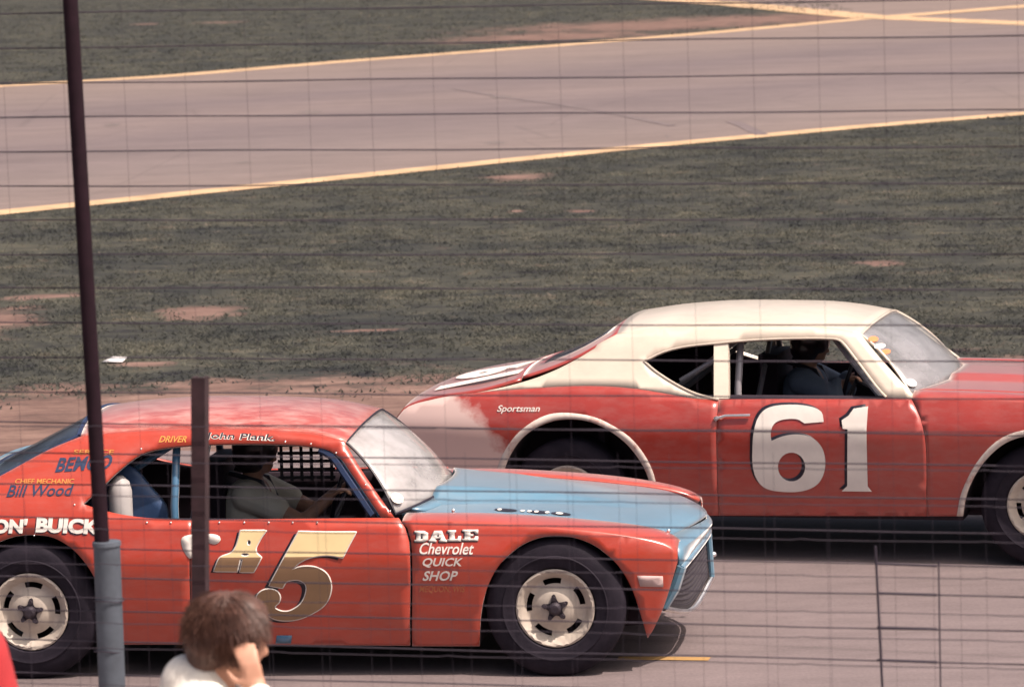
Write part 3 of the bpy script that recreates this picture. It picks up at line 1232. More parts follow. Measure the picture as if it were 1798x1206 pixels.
# quarter panel with sail panel, roof rail and windshield pillar in one pressing
arch_r = near.trs([(-80, 1120), (-72, 1060), (-50, 1000), (-20, 962), (18, 943), (55, 938), (92, 943), (130, 966), (158, 1000), (178, 1045), (187, 1090), (189, 1131)])
gut = lerp_table([(-1.14, 1.225), (-.95, 1.245), (-.6, 1.257), (-.3, 1.252), (0.0, 1.236), (0.15, 1.215), (0.285, 1.183)])
win = near.trs([(668, 906, 1), (645, 872), (615, 828), (598, 804), (578, 790), (540, 782), (480, 778), (400, 778), (330, 781), (278, 787), (246, 797), (212, 822), (180, 852), (145, 884, 1), (175, 894), (215, 903), (260, 909), (337, 913, 1)])
pil = near.trs([(605, 776), (640, 833), (692, 907, 1), (668, 908, 1)])
gx = [-1.14 + 1.41 * i / 28 for i in range(29)]
top_line = [(x, gut(x)) for x in gx]
tailz = [(-1.14, 1.225), (-1.3, 1.165), (-1.45, 1.09), (-1.60, 1.015), (-1.75, .955), (-1.95, .925), (-2.15, .905), (-2.30, .87, 1), (-2.345, .75), (-2.33, .55), (-2.27, .33, 1), (-1.92, .26, 1)]
outl = dens(tailz[::-1][1:] if False else [tailz[k] for k in range(len(tailz) - 1, -1, -1)], 0.05)[:-1] + top_line[:-1] + [(top_line[-1][0], top_line[-1][1])]
outl += dens(pil, 0.04)[0:-1] + dens(win, 0.03)[:-1] + dens(near.trs([(337, 913, 1), (337, 1131, 1), (189, 1131, 1)]), 0.05)[:-1] + dens([p[:2] for p in arch_r][::-1], 0.03)[:-1]
near.panel('quarter_panel', outl, M['red'])
wheel_well(near, dens([p[:2] for p in arch_r], 0.05))
crown = lerp_table([(-1.14, .062), (-.6, .074), (0.0, .07), (0.285, .045)])
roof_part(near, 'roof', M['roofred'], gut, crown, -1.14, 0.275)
# windshield
def ws_top(s_):
    y = .598 * s_
    return (0.272 + .03 * (1 - s_ * s_), y, 1.180 + .045 * (1 - abs(s_) ** 2.3))
def ws_bot(s_):
    return (0.545 + .175 * (1 - abs(s_) ** 2.2), .765 * s_, .828 + .03 * (1 - s_ * s_))
glass_part(near, 'windshield', M['glass'], ws_top, ws_bot, 0.03, frame=M['black'], fr=0.008)
def rw_top(s_):
    return (-1.155 - .03 * (1 - s_ * s_), .56 * s_, 1.222 + .06 * (1 - abs(s_) ** 2.3))
def rw_bot(s_):
    return (-1.60 - .12 * (1 - s_ * s_), .70 * s_, 1.008 + .01 * (1 - s_ * s_))
glass_part(near, 'rear_window', M['backglass'], rw_top, rw_bot, 0.0, frame=M['navy'], fr=0.014)
# hood with cowl bulge
b = MB()
rows = []
for i in range(41):
    u = i / 40
    row = []
    for k in range(33):
        s_ = -1 + 2 * k / 32
        xr = 0.56 + .175 * (1 - abs(s_) ** 2.2)
        xf = 1.935 + .155 * (1 - abs(s_) ** 1.4)
        x = xr + (xf - xr) * u
        xe = 0.5 + (2.05 - .5) * u
        yy = yh_t(min(x, 1.95)) * s_
        xe2 = .56 + (1.95 - .56) * u
        z = zh_t(min(xe2, 2.0)) - .004 + .016 * (1 - s_ * s_)
        wv = max(0.0, .42 - .22 * u)
        e_ = min(1, max(0, (wv - abs(yy)) / .10))
        z += .078 * max(0, 1 - u / .8) * e_ * e_ * (3 - 2 * e_)
        z -= .012 * math.exp(-((abs(yy) - .6) / .02) ** 2) * 0
        row.append((x, yy, z - .012 * max(0, u - .93) / .07))
    rows.append(row)
b.grid(rows)
b.build('hood', M['blue'], R_, solid=0.018, out=Vector((0, 0, 1)), angle=60)
rows = []
for k in range(25):
    s_ = -.84 + 1.68 * k / 24
    a_ = Vector(ws_bot(s_))
    xx = a_.x + .075
    yy = a_.y * .93
    rows.append([a_ + Vector((-.01, 0, .004)), a_.lerp(Vector((xx, yy, zh_t(xx))), .5) + Vector((0, 0, .002)), Vector((xx, yy, zh_t(xx) + .006))])
MB().grid(rows).build('cowl_panel', M['blue'], R_, solid=.01, out=Vector((0, 0, 1)))
# cowl scoop, hood pins, wiper stub
x, z = near.loc(806, 885, -.35)
MB().ball((x, -.33, z), (.055, .03, .018), 12).build('hood_hinge', M['black'], R_)
for px, py in ((1174, 938), (796, 902)):
    x, z = near.loc(px, py, -.62)
    MB().tube([(x, -.62, z - .03), (x, -.62, z + .015)], .006, 8).ball((x, -.62, z + .018), .011, 8).build('hood_pin', M['chrome'], R_)
# hood-side script: white-edged dark ovals and strokes
hx0, hz0 = near.loc(872, 897, -.45)
hx1, hz1 = near.loc(1006, 902, -.45)
def hood_z(x, y):
    u = min(1, max(0, (x - .6) / 1.45))
    return zh_t(x) + .016 * (1 - (y / yh_t(x)) ** 2) + .001
for k, (u0, u1, mt) in enumerate(((0, .30, 'black'), (.04, .10, 'white'), (.34, .40, 'white'), (.43, .49, 'white'), (.46, .72, 'black'), (.52, .58, 'white'), (.66, .72, 'white'), (.74, 1, 'black'), (.80, .9, 'white'))):
    pts = ellipse((u0 + u1) / 2, 0, (u1 - u0) / 2, .034 if mt == 'black' else .022, 14)
    xs = [hx0 + (hx1 - hx0) * p[0] for p in pts]
    MB().add([(x, -.535 + p[1] - .03 * 0, hood_z(x, -.535 + p[1]) + (.0015 if mt == 'white' else 0)) for x, p in zip(xs, pts)], [tuple(range(14))]).build('hood_script', M[mt], R_, smooth=False, out=Vector((0, 0, 1)))
# nose: blue header, grille frame, dark grille, chrome strip
nb_c = near.loc(1250, 1012, 0.0)
nb_m = near.loc(1213, 1069, -.40)
nb_s = near.loc(1166, 1066, -.70)
nt_c = near.loc(1244, 936, 0.0)
nt_s = near.loc(1197, 998, -.70)
bot_x = lerp_table([(0, nb_c[0]), (.40, nb_m[0]), (.70, nb_s[0])])
bot_z = lerp_table([(0, nb_c[1]), (.40, nb_m[1]), (.70, nb_s[1])])
lip_s = near.loc(1171, 940, -.60)
lip_c = near.loc(1243, 908, 0.0)
def nose_pt(s_, lev):
    # lev 0 hood lip, 1 swell, 2 top of the grille opening, 3 bottom of it; s_ runs from side to side
    c = 1 - abs(s_) ** 1.4
    if lev == 3:
        return Vector((bot_x(abs(s_) * .70), .70 * s_, bot_z(abs(s_) * .70)))
    a_ = Vector((lip_s[0] + (lip_c[0] - lip_s[0]) * c, (.60 + .10 * lev / 2) * s_, lip_s[1] + (lip_c[1] - lip_s[1]) * c))
    if lev == 0:
        return a_
    d_ = Vector((nt_s[0] + (nt_c[0] - nt_s[0]) * c, .70 * s_, nt_s[1] + (nt_c[1] - nt_s[1]) * c))
    return d_ if lev == 2 else a_.lerp(d_, .5) + Vector((.022, 0, .01))
rows = [[nose_pt(-1 + k / 8, l) for k in range(17)] for l in (0, 1, 2)]
MB().grid(rows).build('nose_panel', M['blue'], R_, solid=0.015, out=Vector((1, 0, .4)))
rows = [[nose_pt(-1 + k / 8, 2).lerp(nose_pt(-1 + k / 8, 3), j / 6) + Vector((-.016, 0, 0)) for k in range(17)] for j in range(7)]
gr = MB().grid(rows).build('grille', M['grille'], R_, solid=0.01, out=Vector((1, 0, 0)))
for j in range(1, 10):
    MB().tube([nose_pt(-.97 + 1.94 * k / 16, 2).lerp(nose_pt(-.97 + 1.94 * k / 16, 3), j / 10) + Vector((-.013, 0, 0)) for k in range(17)], .003, 4).build('grille_bar', M['hub'], gr)
for sd in (-1, 1):
    MB().tube([nose_pt(sd, 2) + Vector((0, 0, .01)), nose_pt(sd, 2).lerp(nose_pt(sd, 3), .5) + Vector((.008, 0, 0)), nose_pt(sd, 3)], [.026, .030, .022], 8).build('grille_frame', M['blue'], R_)
MB().tube([nose_pt(0, 2), nose_pt(0, 3)], [.018, .015], 8).build('grille_frame', M['blue'], R_)
MB().tube([nose_pt(-1 + k / 8, 2) for k in range(17)], .016, 8).build('grille_frame', M['blue'], R_)
MB().tube([nose_pt(-1 + k / 8, 3) + Vector((0, 0, -.006)) for k in range(17)], .0135, 8).build('bumper_strip', M['chrome'], R_)
x, z = near.loc(1255, 974, .60)
MB().ball((x - .01, .62, z), (.02, .02, .016), 10).tube([(x - .12, .62, z), (x, .62, z)], .008, 6).build('tow_hook', M['chrome'], R_)
# tail
rows = [[(xx - .05 * (1 - (k / 8 - 1) ** 2), (near.W(-2.3, .6) - .01) * (k / 8 - 1), zz) for k in range(17)] for xx, zz in ((-2.30, .87), (-2.345, .75), (-2.33, .55), (-2.27, .33))]
MB().grid(rows).build('tail_panel', M['red'], R_, solid=0.015, out=Vector((-1, 0, 0)))
rows = []
for i in range(13):
    x = -1.60 - .72 * i / 12
    zt_ = lerp_table([(-2.30, .87), (-2.15, .905), (-1.95, .925), (-1.75, .955), (-1.60, 1.015)])(x)
    rows.append([(x - .12 * (1 - (k / 10 - 1) ** 2) * (1 - i / 12), (near.W(x, zt_) - .004) * (k / 10 - 1), zt_ + .03 * (1 - (k / 10 - 1) ** 2)) for k in range(21)])
MB().grid(rows).build('deck_lid', M['blue'], R_, solid=0.015, out=Vector((0, 0, 1)))
# underside and inner structure
MB().box((-2.2, -.55, .20), (1.85, .55, .30)).build('floor_pan', M['dark'], R_, smooth=False)
MB().box((-.88, -.62, .205), (.96, .62, .26)).build('belly_pan', M['dark'], R_, smooth=False)
MB().box((1.87, -.60, .30), (1.90, .60, .66)).build('radiator', M['dark'], R_, smooth=False)
MB().box((.72, -.49, .31), (1.86, .49, .66)).build('engine_bay', M['dark'], R_, smooth=False)
MB().box((-2.2, -.49, .31), (-1.25, .49, .80)).build('trunk_floor', M['dark'], R_, smooth=False)
for sd in (-1, 1):
    MB().box((-.86, sd * .70 - .1, .185), (.96, sd * .70 + .1, .24)).build('rocker_beam', M['dark'], R_, smooth=False)
    b = MB()
    V, Fs = triangulate(dens(near.trs([(250, 1125, 1), (250, 915, 1), (450, 916), (665, 914, 1), (690, 1125, 1)]), .08, True), (), .1)
    b.add([(x, sd * (near.W(x, z) - .10), z) for x, z in V], Fs).build('inner_door_skin', M['dark'], R_, solid=.01)
    jb = near.trs([(664, 907), (640, 872), (610, 828), (592, 803), (570, 791)])
    MB().tube([(p[0] - .03, sd * (near.W(p[0], p[1]) - .035), p[1]) for p in dens(jb, .05)], .022, 6).build('pillar_jamb', M['navy'], R_)
MB().box((.36, -.62, .62), (.56, .62, .80)).build('dashboard', M['dark'], R_, smooth=False)
MB().box((-1.24, -.60, .31), (-1.20, .60, .86)).build('rear_bulkhead', M['dark'], R_, smooth=False)
# roll cage
def cage(car, mat, xh, yb, yt, zb_, zt2, xf, zf):
    r = .021
    hoop = [(xh, -yb, .31), (xh, -yb, zb_), (xh, -yt, zt2 - .04), (xh, -yt + .08, zt2), (xh, yt - .08, zt2), (xh, yt, zt2 - .04), (xh, yb, zb_), (xh, yb, .31)]
    MB().tube(hoop, r, 10).build('roll_hoop', mat, car.root)
    for sd in (-1, 1):
        MB().tube([(xh, sd * (yt - .03), zt2 - .02), (xf, sd * (yt - .06), zt2 - .045), (xf + .33, sd * (yb + .03), zf)], r * .8, 8).build('cage_rail', mat, car.root)
        MB().tube([(xh, sd * (yt - .06), zt2 - .04), (xh - .75, sd * .42, .72)], r * .8, 8).build('cage_brace', mat, car.root)
    MB().tube([(xh, -yb + .05, .45), (xh, yt - .05, zt2 - .05)], r * .8, 8).build('cage_brace', mat, car.root)
xb, zb1 = near.loc(310, 850, -.55)
cage(near, M['cage'], xb, .62, .50, .86, 1.215, .12, .8)
# blue inner tub with white canister
tub = [near.loc(px, py, -.56) for px, py in ((150, 905), (160, 880), (190, 840), (214, 816), (236, 824), (262, 855), (290, 890), (292, 925), (150, 925))]
V, Fs = triangulate(dens([t_ + ((1,) if i in (0, 7, 8) else ()) for i, t_ in enumerate(tub)], .04, True), (), .06)
b = MB()
b.add([(x, -.56, z) for x, z in V], Fs)
b.build('inner_tub', M['tub'], R_, solid=.05, out=Vector((0, -1, 0)))
cx_, cz_ = near.loc(212, 868, -.62)
MB().tube([(cx_, -.63, cz_ - .14), (cx_, -.63, cz_ + .02), (cx_, -.63, cz_ + .07), (cx_, -.63, cz_ + .10)], [.062, .062, .05, .02], 18).build('white_canister', M['canister'], R_)
# driver's seat, steering wheel
sx, sz = near.loc(425, 880, .34)
b = MB()
b.box((sx - .16, .12, .32), (sx - .05, .58, .98)).box((sx - .05, .12, .32), (sx + .38, .58, .46))
b.build('seat', M['dark'], R_, smooth=False)
wx, wz = near.loc(600, 862, .34)
ring = [(wx + .05 * math.sin(t_), .34 + .17 * math.cos(t_), wz + .165 * math.sin(t_)) for t_ in [2 * math.pi * k / 24 for k in range(25)]]
b = MB().tube(ring, .013, 8)
for k in (0, 8, 16):
    b.tube([ring[k], (wx + .03, .34, wz)], .008, 6)
b.tube([(wx + .03, .34, wz), (wx + .3, .34, wz - .14)], .018, 8)
b.build('steering_wheel', M['black'], R_)
# window net on the far side: webbing straps
nb = [near.loc(px, py, .60) for px, py in ((492, 782), (580, 782), (580, 838), (492, 838))]
xa, xb_ = nb[0][0], nb[1][0]
za, zb2 = nb[2][1], nb[0][1]
net = MB()
for k in range(6):
    x = xa + (xb_ - xa) * k / 5
    net.box((x - .009, .615, za - .02), (x + .009, .619, zb2 + .03))
for k in range(5):
    z = za + (zb2 - za) * k / 4
    net.box((xa - .02, .611, z - .009), (xb_ + .02, .615, z + .009))
net.build('window_net', M['black'], R_, smooth=False)
wheels(near, 0.357)
# rivets along the belt
for px in (258, 300, 385, 429, 472, 514, 557):
    x, z = near.tr(px, 917)
    MB().ball((x, -(near.W(x, z) + .001), z), .0055, 8).build('rivet', M['chrome'], R_)
for px, py in ((590, 795), (642, 851), (685, 897), (501, 775), (546, 779), (248, 788), (131, 886), (60, 940)):
    x, z = near.tr(px, py)
    MB().ball((x, -(near.W(x, z) + .001), z), .005, 8).build('rivet', M['chrome'], R_)
# sticker on the windshield, marker tape, blue patch on the sill
x, z = near.loc(695, 887, -.70)
wsp = Vector(ws_bot(-.93)) + (Vector(ws_top(-.93)) - Vector(ws_bot(-.93))) * .14
up_ = (Vector(ws_top(-.9)) - Vector(ws_bot(-.9))).normalized()
al_ = (Vector(ws_bot(-.85)) - Vector(ws_bot(-.97))).normalized()
nn_ = al_.cross(up_).normalized()
nn_ = nn_ if nn_.z > 0 else -nn_
st = [wsp + nn_ * .028 + al_ * (.05 * math.cos(t_)) + up_ * (.034 * math.sin(t_)) for t_ in [2 * math.pi * k / 20 for k in range(20)]]
MB().add(st, [tuple(range(20))]).build('inspection_sticker', M['white'], R_, smooth=False, solid=.002)
near.decal('marker_tape', dens(near.trs([(1119, 1010, 1), (1164, 1011, 1), (1165, 1030, 1), (1124, 1029, 1)]), .03, True), M['marker'])
near.decal('sill_patch', dens(near.trs([(486, 1115, 1), (513, 1115, 1), (511, 1129, 1), (484, 1129, 1)]), .03, True), M['cage'])


# ---- numbers and words on the near side
def Z4(X, Y):
    return (350 + X / 3.942, 900 + Y / 3.942)


def number(car, outline_px, holes_px, fill, shadow_shift, edge=None, split=None, low=None, step=.012):
    """a painted digit: drop shadow, thin edge, and a fill that changes colour at a level line"""
    O = dens(car.trs(outline_px), step, True)
    Hs = [dens(car.trs(h_), step, True) for h_ in holes_px]
    sh = [(x + shadow_shift[0], z + shadow_shift[1]) for x, z in O]
    car.decal('number_shadow', sh, M['black'], [[(x + shadow_shift[0], z + shadow_shift[1]) for x, z in offset_poly(h_, -.004)] for h_ in Hs], off=.0025)
    if edge:
        car.decal('number_edge', offset_poly(O, .0055), edge, [offset_poly(h_, -.004) for h_ in Hs], off=.0045)
    V, Fs = triangulate(O, Hs, .014)
    b = MB()
    if split is not None:
        bm = bmesh.new()
        bv = [bm.verts.new((x, 0, z)) for x, z in V]
        for f in Fs:
            bm.faces.new([bv[i] for i in f])
        bmesh.ops.bisect_plane(bm, geom=bm.verts[:] + bm.edges[:] + bm.faces[:], dist=1e-6, plane_co=(0, 0, split), plane_no=(0, 0, 1))
        bm.verts.index_update()
        V = [(v.co.x, v.co.z) for v in bm.verts]
        Fs = [tuple(v.index for v in f.verts) for f in bm.faces]
        bm.free()
    P = car.lay(V, -1, .0065)
    for f in Fs:
        zc = sum(P[i][2] for i in f) / len(f)
        b.add([P[i] for i in f], [tuple(range(len(f)))], 1 if (split is not None and zc < split) else 0)
    b.build('number', [fill] + ([low] if low else []), car.root, weld=.0001, out=Vector((0, -1, 0)))


split_z = near.tr(*Z4(700, 303))[1]
one = [Z4(*p[:2]) + tuple(p[2:]) for p in ((287, 122, 1), (465, 122, 1), (440, 152), (412, 200), (392, 245), (398, 278), (430, 306, 1), (408, 350), (376, 408, 1), (282, 408, 1), (303, 318, 1), (283, 316, 1), (262, 404, 1), (102, 402, 1), (137, 318), (160, 300), (222, 276), (252, 240), (270, 190))]
number(near, one, [[Z4(*p) for p in ellipse(345, 205, 14, 20, 12)], [Z4(*p) for p in ellipse(318, 288, 28, 12, 12)]], M['gold'], (-.018, -.008), M['white'], split_z, M['bronze'])
five = [Z4(*p[:2]) + tuple(p[2:]) for p in ((690, 128, 1), (880, 133), (1086, 132, 1), (1040, 215), (992, 310, 1), (940, 296), (860, 292), (760, 310), (690, 345), (640, 392, 1), (720, 370), (810, 377), (880, 418), (912, 490),
                                           (902, 575), (862, 640), (790, 690), (690, 732), (590, 743), (510, 727), (440, 672), (402, 615), (402, 572), (435, 538), (490, 527), (540, 543), (560, 582), (549, 622), (522, 648), (545, 672), (605, 682), (660, 662), (710, 620),
                                           (740, 550), (738, 495), (700, 466), (650, 462), (604, 474), (576, 518, 1), (485, 502, 1), (540, 400), (600, 290), (650, 200))]
number(near, five, [], M['gold'], (-.026, -.012), M['white'], split_z, M['bronze'])
# white crescent to the left of the number, partly behind the post
near.decal('white_mark', dens(near.trs([(320, 943), (345, 937), (380, 938), (388, 946), (378, 955), (356, 950), (345, 958), (336, 980), (326, 972), (319, 955)]), .015, True), M['white'])
# DALE in fat slab letters
def slab(rects_polys, x0, x1, y0, y1, holes=()):
    f = lambda p: (x0 + p[0] * (x1 - x0), y1 - p[1] * (y1 - y0), 1)
    near.decal('lettering', dens(near.trs([f(p) for p in rects_polys]), .02, True), M['white'], [dens(near.trs([f(p) for p in h_]), .02, True) for h_ in holes], off=.0045, label='fat slab letter of the word DALE')
    sh = [(x - .005, z - .004) for x, z in dens(near.trs([f(p) for p in rects_polys]), .02, True)]
    near.decal('letter_shadow', sh, M['black'], [], off=.003)
slab([(0, 0), (.7, 0), (1, .2), (1, .8), (.7, 1), (0, 1), (0, .8), (.14, .8), (.14, .2), (0, .2)], 728, 752, 931, 951, [[(.45, .25), (.6, .3), (.6, .7), (.45, .75)]])
slab([(0, 0), (.42, 0), (.42, .18), (.36, .18), (.40, .30), (.62, .30), (.65, .18), (.58, .18), (.58, 0), (1, 0), (1, .2), (.93, .2), (.72, 1), (.3, 1), (.07, .2), (0, .2)], 753, 785, 931, 951, [[(.45, .48), (.57, .48), (.51, .78)]])
slab([(0, 0), (1, 0), (1, .5), (.8, .5), (.72, .24), (.52, .24), (.52, .8), (.62, .8), (.62, 1), (0, 1), (0, .8), (.14, .8), (.14, .2), (0, .2)], 786, 810, 930, 950)
slab([(0, 0), (1, 0), (1, .42), (.82, .42), (.74, .22), (.5, .22), (.5, .42), (.7, .42), (.7, .6), (.5, .6), (.5, .8), (.74, .8), (.82, .6), (1, .6), (1, 1), (0, 1), (0, .8), (.14, .8), (.14, .2), (0, .2)], 812, 840, 929, 949)
near.write('Chevrolet', (737, 952, 832, 973), M['white'], .25, .012)
near.write('QUICK', (742, 979, 812, 996), M['white'], .3, .02)
near.write('SHOP', (744, 1002, 803, 1019), M['white'], .3, .02)
near.write('MEQUON, WIS', (737, 1028, 816, 1041), M['browntext'], .15, .006)
for dx_, dy_, mt, of in ((-2, 2, 'black', .003), (0, 0, 'white', .0045)):
    near.write("ON'", (-12 + dx_, 910 + dy_, 48 + dx_, 936 + dy_), M[mt], .1, .05, of)
    near.write('BUICK', (64 + dx_, 909 + dy_, 176 + dx_, 936 + dy_), M[mt], .1, .05, of, 4)
near.write('BEMCO', (101, 800, 197, 826), M['navy'], .35, .03, rise=-6)
near.write('Bill Wood', (15, 850, 127, 871), M['navy'], .35, .012, rise=-2)
near.write('CHIEF MECHANIC', (27, 840, 130, 849), M['yellowtext'], .2, .006)
near.write('SERVICE', (130, 789, 200, 797), M['yellowtext'], .2, .004)
near.write('DRIVER', (281, 765, 329, 776), M['yellowtext'], .4, .012)
near.write('John Plank.', (362 - 1, 760 + 1, 484 - 1, 774 + 1), M['white'], .3, .035, .0030, 4)
near.write('John Plank.', (362, 760, 484, 774), M['black'], .3, .008, .0045, 4)

# ================================================================== far car: brick red coupe with cream roof
far = Car('stock_car', (1000, 980), (1830, 996), 0.88,
          [(0.15, .84), (0.28, .865), (0.45, .905), (0.66, .927), (0.765, .936), (0.80, .935), (0.84, .922), (0.90, .900), (0.95, .875), (1.0, .845), (1.06, .802), (1.15, .738), (1.25, .668), (1.33, .603), (1.38, .55), (1.45, .46)],
          1.5, 0.20, -1.6, 0.10)
tag(far.root, 'brick red stock car with cream roof and white number 61, farther up the track', 'race car', 'stock cars racing on the track')
R2 = far.root


def make_tail_paint():
    m = paint('brick red enamel over pale primer tail', (0.37, 0.034, 0.022), dust_amt=0.2)
    t = m.node_tree
    p = t.nodes['Principled BSDF']
    src = p.inputs['Base Color'].links[0].from_socket
    s_ = t.nodes.new('ShaderNodeSeparateXYZ')
    lnk(t, coords(t), s_.inputs[0])
    nz = noise(t, 5, 6, .65, coords(t))
    e_ = mth(t, 'ADD', s_.outputs[0], mth(t, 'MULTIPLY', mth(t, 'SUBTRACT', nz, .5), .35))
    e2 = mth(t, 'ADD', e_, mth(t, 'MULTIPLY', mth(t, 'SUBTRACT', s_.outputs[2], .8), .9))
    f = mth(t, 'MULTIPLY', mth(t, 'SUBTRACT', -1.88, e2), 9, True)
    lnk(t, mixc(t, mth(t, 'MULTIPLY', f, .94), src, (0.70, 0.52, 0.47)), p.inputs['Base Color'])
    return m


M['tail'] = make_tail_paint()


def make_worn_white():
    m, t, p = nodes_of('worn white brush paint over red')
    f = noise(t, 7, 6, .7, coords(t))
    lnk(t, ramp(t, f, [(.30, (.42, .14, .11)), (.46, (.62, .52, .46)), (.7, (.74, .68, .60))]), p.inputs['Base Color'])
    p.inputs['Roughness'].default_value = .7
    return m


M['wornwhite'] = make_worn_white()
arch2r = far.trs([(1144, 905), (1143, 870), (1138, 838), (1120, 803), (1090, 770), (1045, 743), (1000, 735), (958, 742), (920, 766), (895, 800), (882, 835), (877, 870), (876, 903)])
ax = far.wb / 2
af = far.trs([(1691, 906), (1697, 870), (1712, 835), (1735, 803), (1765, 778), (1798, 766)])
arch2f = [(p[0], p[1]) for p in af] + [(ax + .02, af[-1][1] + .008)] + [(2 * (ax + .02) - p[0], p[1]) for p in af[::-1]]
bnd = far.trs([(790, 695), (850, 688), (930, 682), (1000, 678), (1060, 678), (1120, 683), (1180, 693), (1222, 700), (1262, 701)])
B2 = dens([p[:2] for p in bnd], .04)
# red quarter
tail2 = far.trs([(1262, 905, 1), (1144, 905, 1)])
outl = dens(tail2, .05)[:-1] + dens([p[:2] for p in arch2r], .03)[:-1]
outl += dens([tuple(p) for p in far.trs([(876, 903, 1)])] + [(-2.05, .33, 1), (-2.42, .42), (-2.50, .60), (-2.53, .74)] + [far.tr(700, 730), far.tr(718, 713), far.tr(765, 700), far.tr(790, 695)], .04)[:-1]
outl += B2[:-1] + dens(far.trs([(1262, 701, 1), (1262, 905, 1)]), .05)[:-1]
far.panel('quarter_panel', outl, M['tail'])
wheel_well(far, dens([p[:2] for p in arch2r], .05))
wheel_well(far, dens(arch2f, .05))
# cream sail panel, roof rail and pillar
gut2 = lerp_table([(-1.16, 1.318), (-.9, 1.352), (-.5, 1.372), (-.1, 1.368), (.15, 1.350), (.33, 1.322)])
sail = far.trs([(790, 695), (850, 687), (930, 667), (985, 645), (1045, 611)])
x_end = -1.16
sail_t = dens([p[:2] for p in sail] + [(-1.27, 1.262), (x_end, gut2(x_end))], .04)
gx2 = [x_end + (.33 - x_end) * i / 28 for i in range(29)]
win2 = far.trs([(1556, 697, 1), (1540, 680), (1500, 627), (1478, 600), (1466, 595), (1400, 594), (1320, 597), (1252, 603), (1200, 609), (1165, 618), (1131, 634, 1), (1152, 652), (1190, 676), (1225, 692), (1262, 701, 1)])
pil2 = [(.33, gut2(.33))] + far.trs([(1545, 628), (1602, 691, 1), (1602, 699, 1), (1556, 698, 1)])
outl = sail_t[:-1] + [(x, gut2(x)) for x in gx2[:-1]] + dens(pil2, .04)[:-1] + dens(win2, .03)[:-1] + B2[::-1][:-1]
far.panel('sail_panel', outl, M['cream'])
for sd in (-1, 1):
    tp = [far.tr(1253, 601), far.tr(1278, 599), far.tr(1279, 700), far.tr(1253, 700)]
    b = MB().add([(x, sd * (far.W(x, z) - .006), z) for x, z in tp] + [(x, sd * (far.W(x, z) - .05), z) for x, z in tp],
                 [(0, 1, 2, 3), (7, 6, 5, 4), (0, 3, 7, 4), (1, 5, 6, 2)])
    b.build('door_pillar', M['cream'], R2, smooth=False, out=None)
    tr_ = [p for p in dens(win2, .03)]
    MB().tube([(x, sd * (far.W(x, z) + .002), z) for x, z in tr_], .007, 6).build('window_trim', M['cream'], R2)
crown2 = lerp_table([(-1.16, .06), (-.6, .07), (0.0, .068), (0.33, .045)])
roof_part(far, 'roof', M['cream'], gut2, crown2, x_end, .325)
def ws2_top(s_):
    return (.325 + .03 * (1 - s_ * s_), .592 * s_, 1.318 + .045 * (1 - abs(s_) ** 2.3))
def ws2_bot(s_):
    return (.655 + .15 * (1 - abs(s_) ** 2.2), .79 * s_, .985 + .02 * (1 - s_ * s_))
glass_part(far, 'windshield', M['glass2'], ws2_top, ws2_bot, .03, frame=M['cream'], fr=.009)
def rw2_top(s_):
    return (-1.17 - .03 * (1 - s_ * s_), .56 * s_, 1.315 + .055 * (1 - abs(s_) ** 2.3))
def rw2_bot(s_):
    return (-1.72 - .08 * (1 - s_ * s_), .74 * s_, 1.072 + .02 * (1 - s_ * s_))
b = MB()
rows = []
for i in range(13):
    u = i / 12
    rows.append([Vector(rw2_top(-1 + k / 10)).lerp(Vector(rw2_bot(-1 + k / 10)), u) + Vector((0, 0, -.03 * math.sin(math.pi * u))) for k in range(21)])
fs_frame = MB().grid(rows)
b2 = MB()
n_ = 21
for i in range(12):
    for k in range(20):
        q_ = [rows[i][k], rows[i][k + 1], rows[i + 1][k + 1], rows[i + 1][k]]
        (b2 if (2 <= i <= 9 and 4 <= k <= 15) else b).add(q_, [(0, 1, 2, 3)])
b.build('rear_window_surround', M['red2'], R2, solid=.015, weld=.0005, out=Vector((0, 0, 1)))
b2.build('rear_window', M['backglass'], R2, solid=.006, weld=.0005, out=Vector((0, 0, 1)))
# deck
dz_t = lerp_table([(-2.52, .80), (-2.46, .885), (-2.34, .935), (-2.24, .958), (-1.97, 1.00), (-1.72, 1.066)])
rows = []
for i in range(19):
    x = -1.72 - .78 * i / 18
    zt_ = dz_t(x)
    yw = far.W(x, zt_) - .006
    rows.append([(x - (.08 * (1 - i / 18) + .05 * i / 18) * (1 - (k / 12 - 1) ** 2), yw * (k / 12 - 1), zt_ + .028 * (1 - abs(k / 12 - 1) ** 2.2)) for k in range(25)])
MB().grid(rows).build('deck_lid', M['red2'], R2, solid=.015, out=Vector((0, 0, 1)))
rows = [[(xx - .05 * (1 - (k / 8 - 1) ** 2), (far.W(xx, zz) - .004) * (k / 8 - 1), zz) for k in range(17)] for xx, zz in ((-2.50, .82), (-2.53, .74), (-2.50, .60), (-2.42, .42))]
MB().grid(rows).build('tail_panel', M['tail'], R2, solid=.015, out=Vector((-1, 0, 0)))
# the number on the deck, read from behind
for body, yc, xc in (('6', -.10, -2.06), ('1', -.53, -2.06)):
    V, Fs = text_mesh(body, .06)
    P = []
    for u, v in V:
        x = xc + (v - .5) * .54
        y = yc - (u - .5) * (.42 if body == '6' else .13)
        P.append((x, y, dz_t(x + .075 * (1 - (y / .85) ** 2)) + .028 * (1 - abs(y / (far.W(x, dz_t(x)) - .006)) ** 2.2) + .006))
    MB().add(P, Fs).build('deck_number', M['white'], R2, smooth=False, out=Vector((0, 0, 1)), solid=.002)
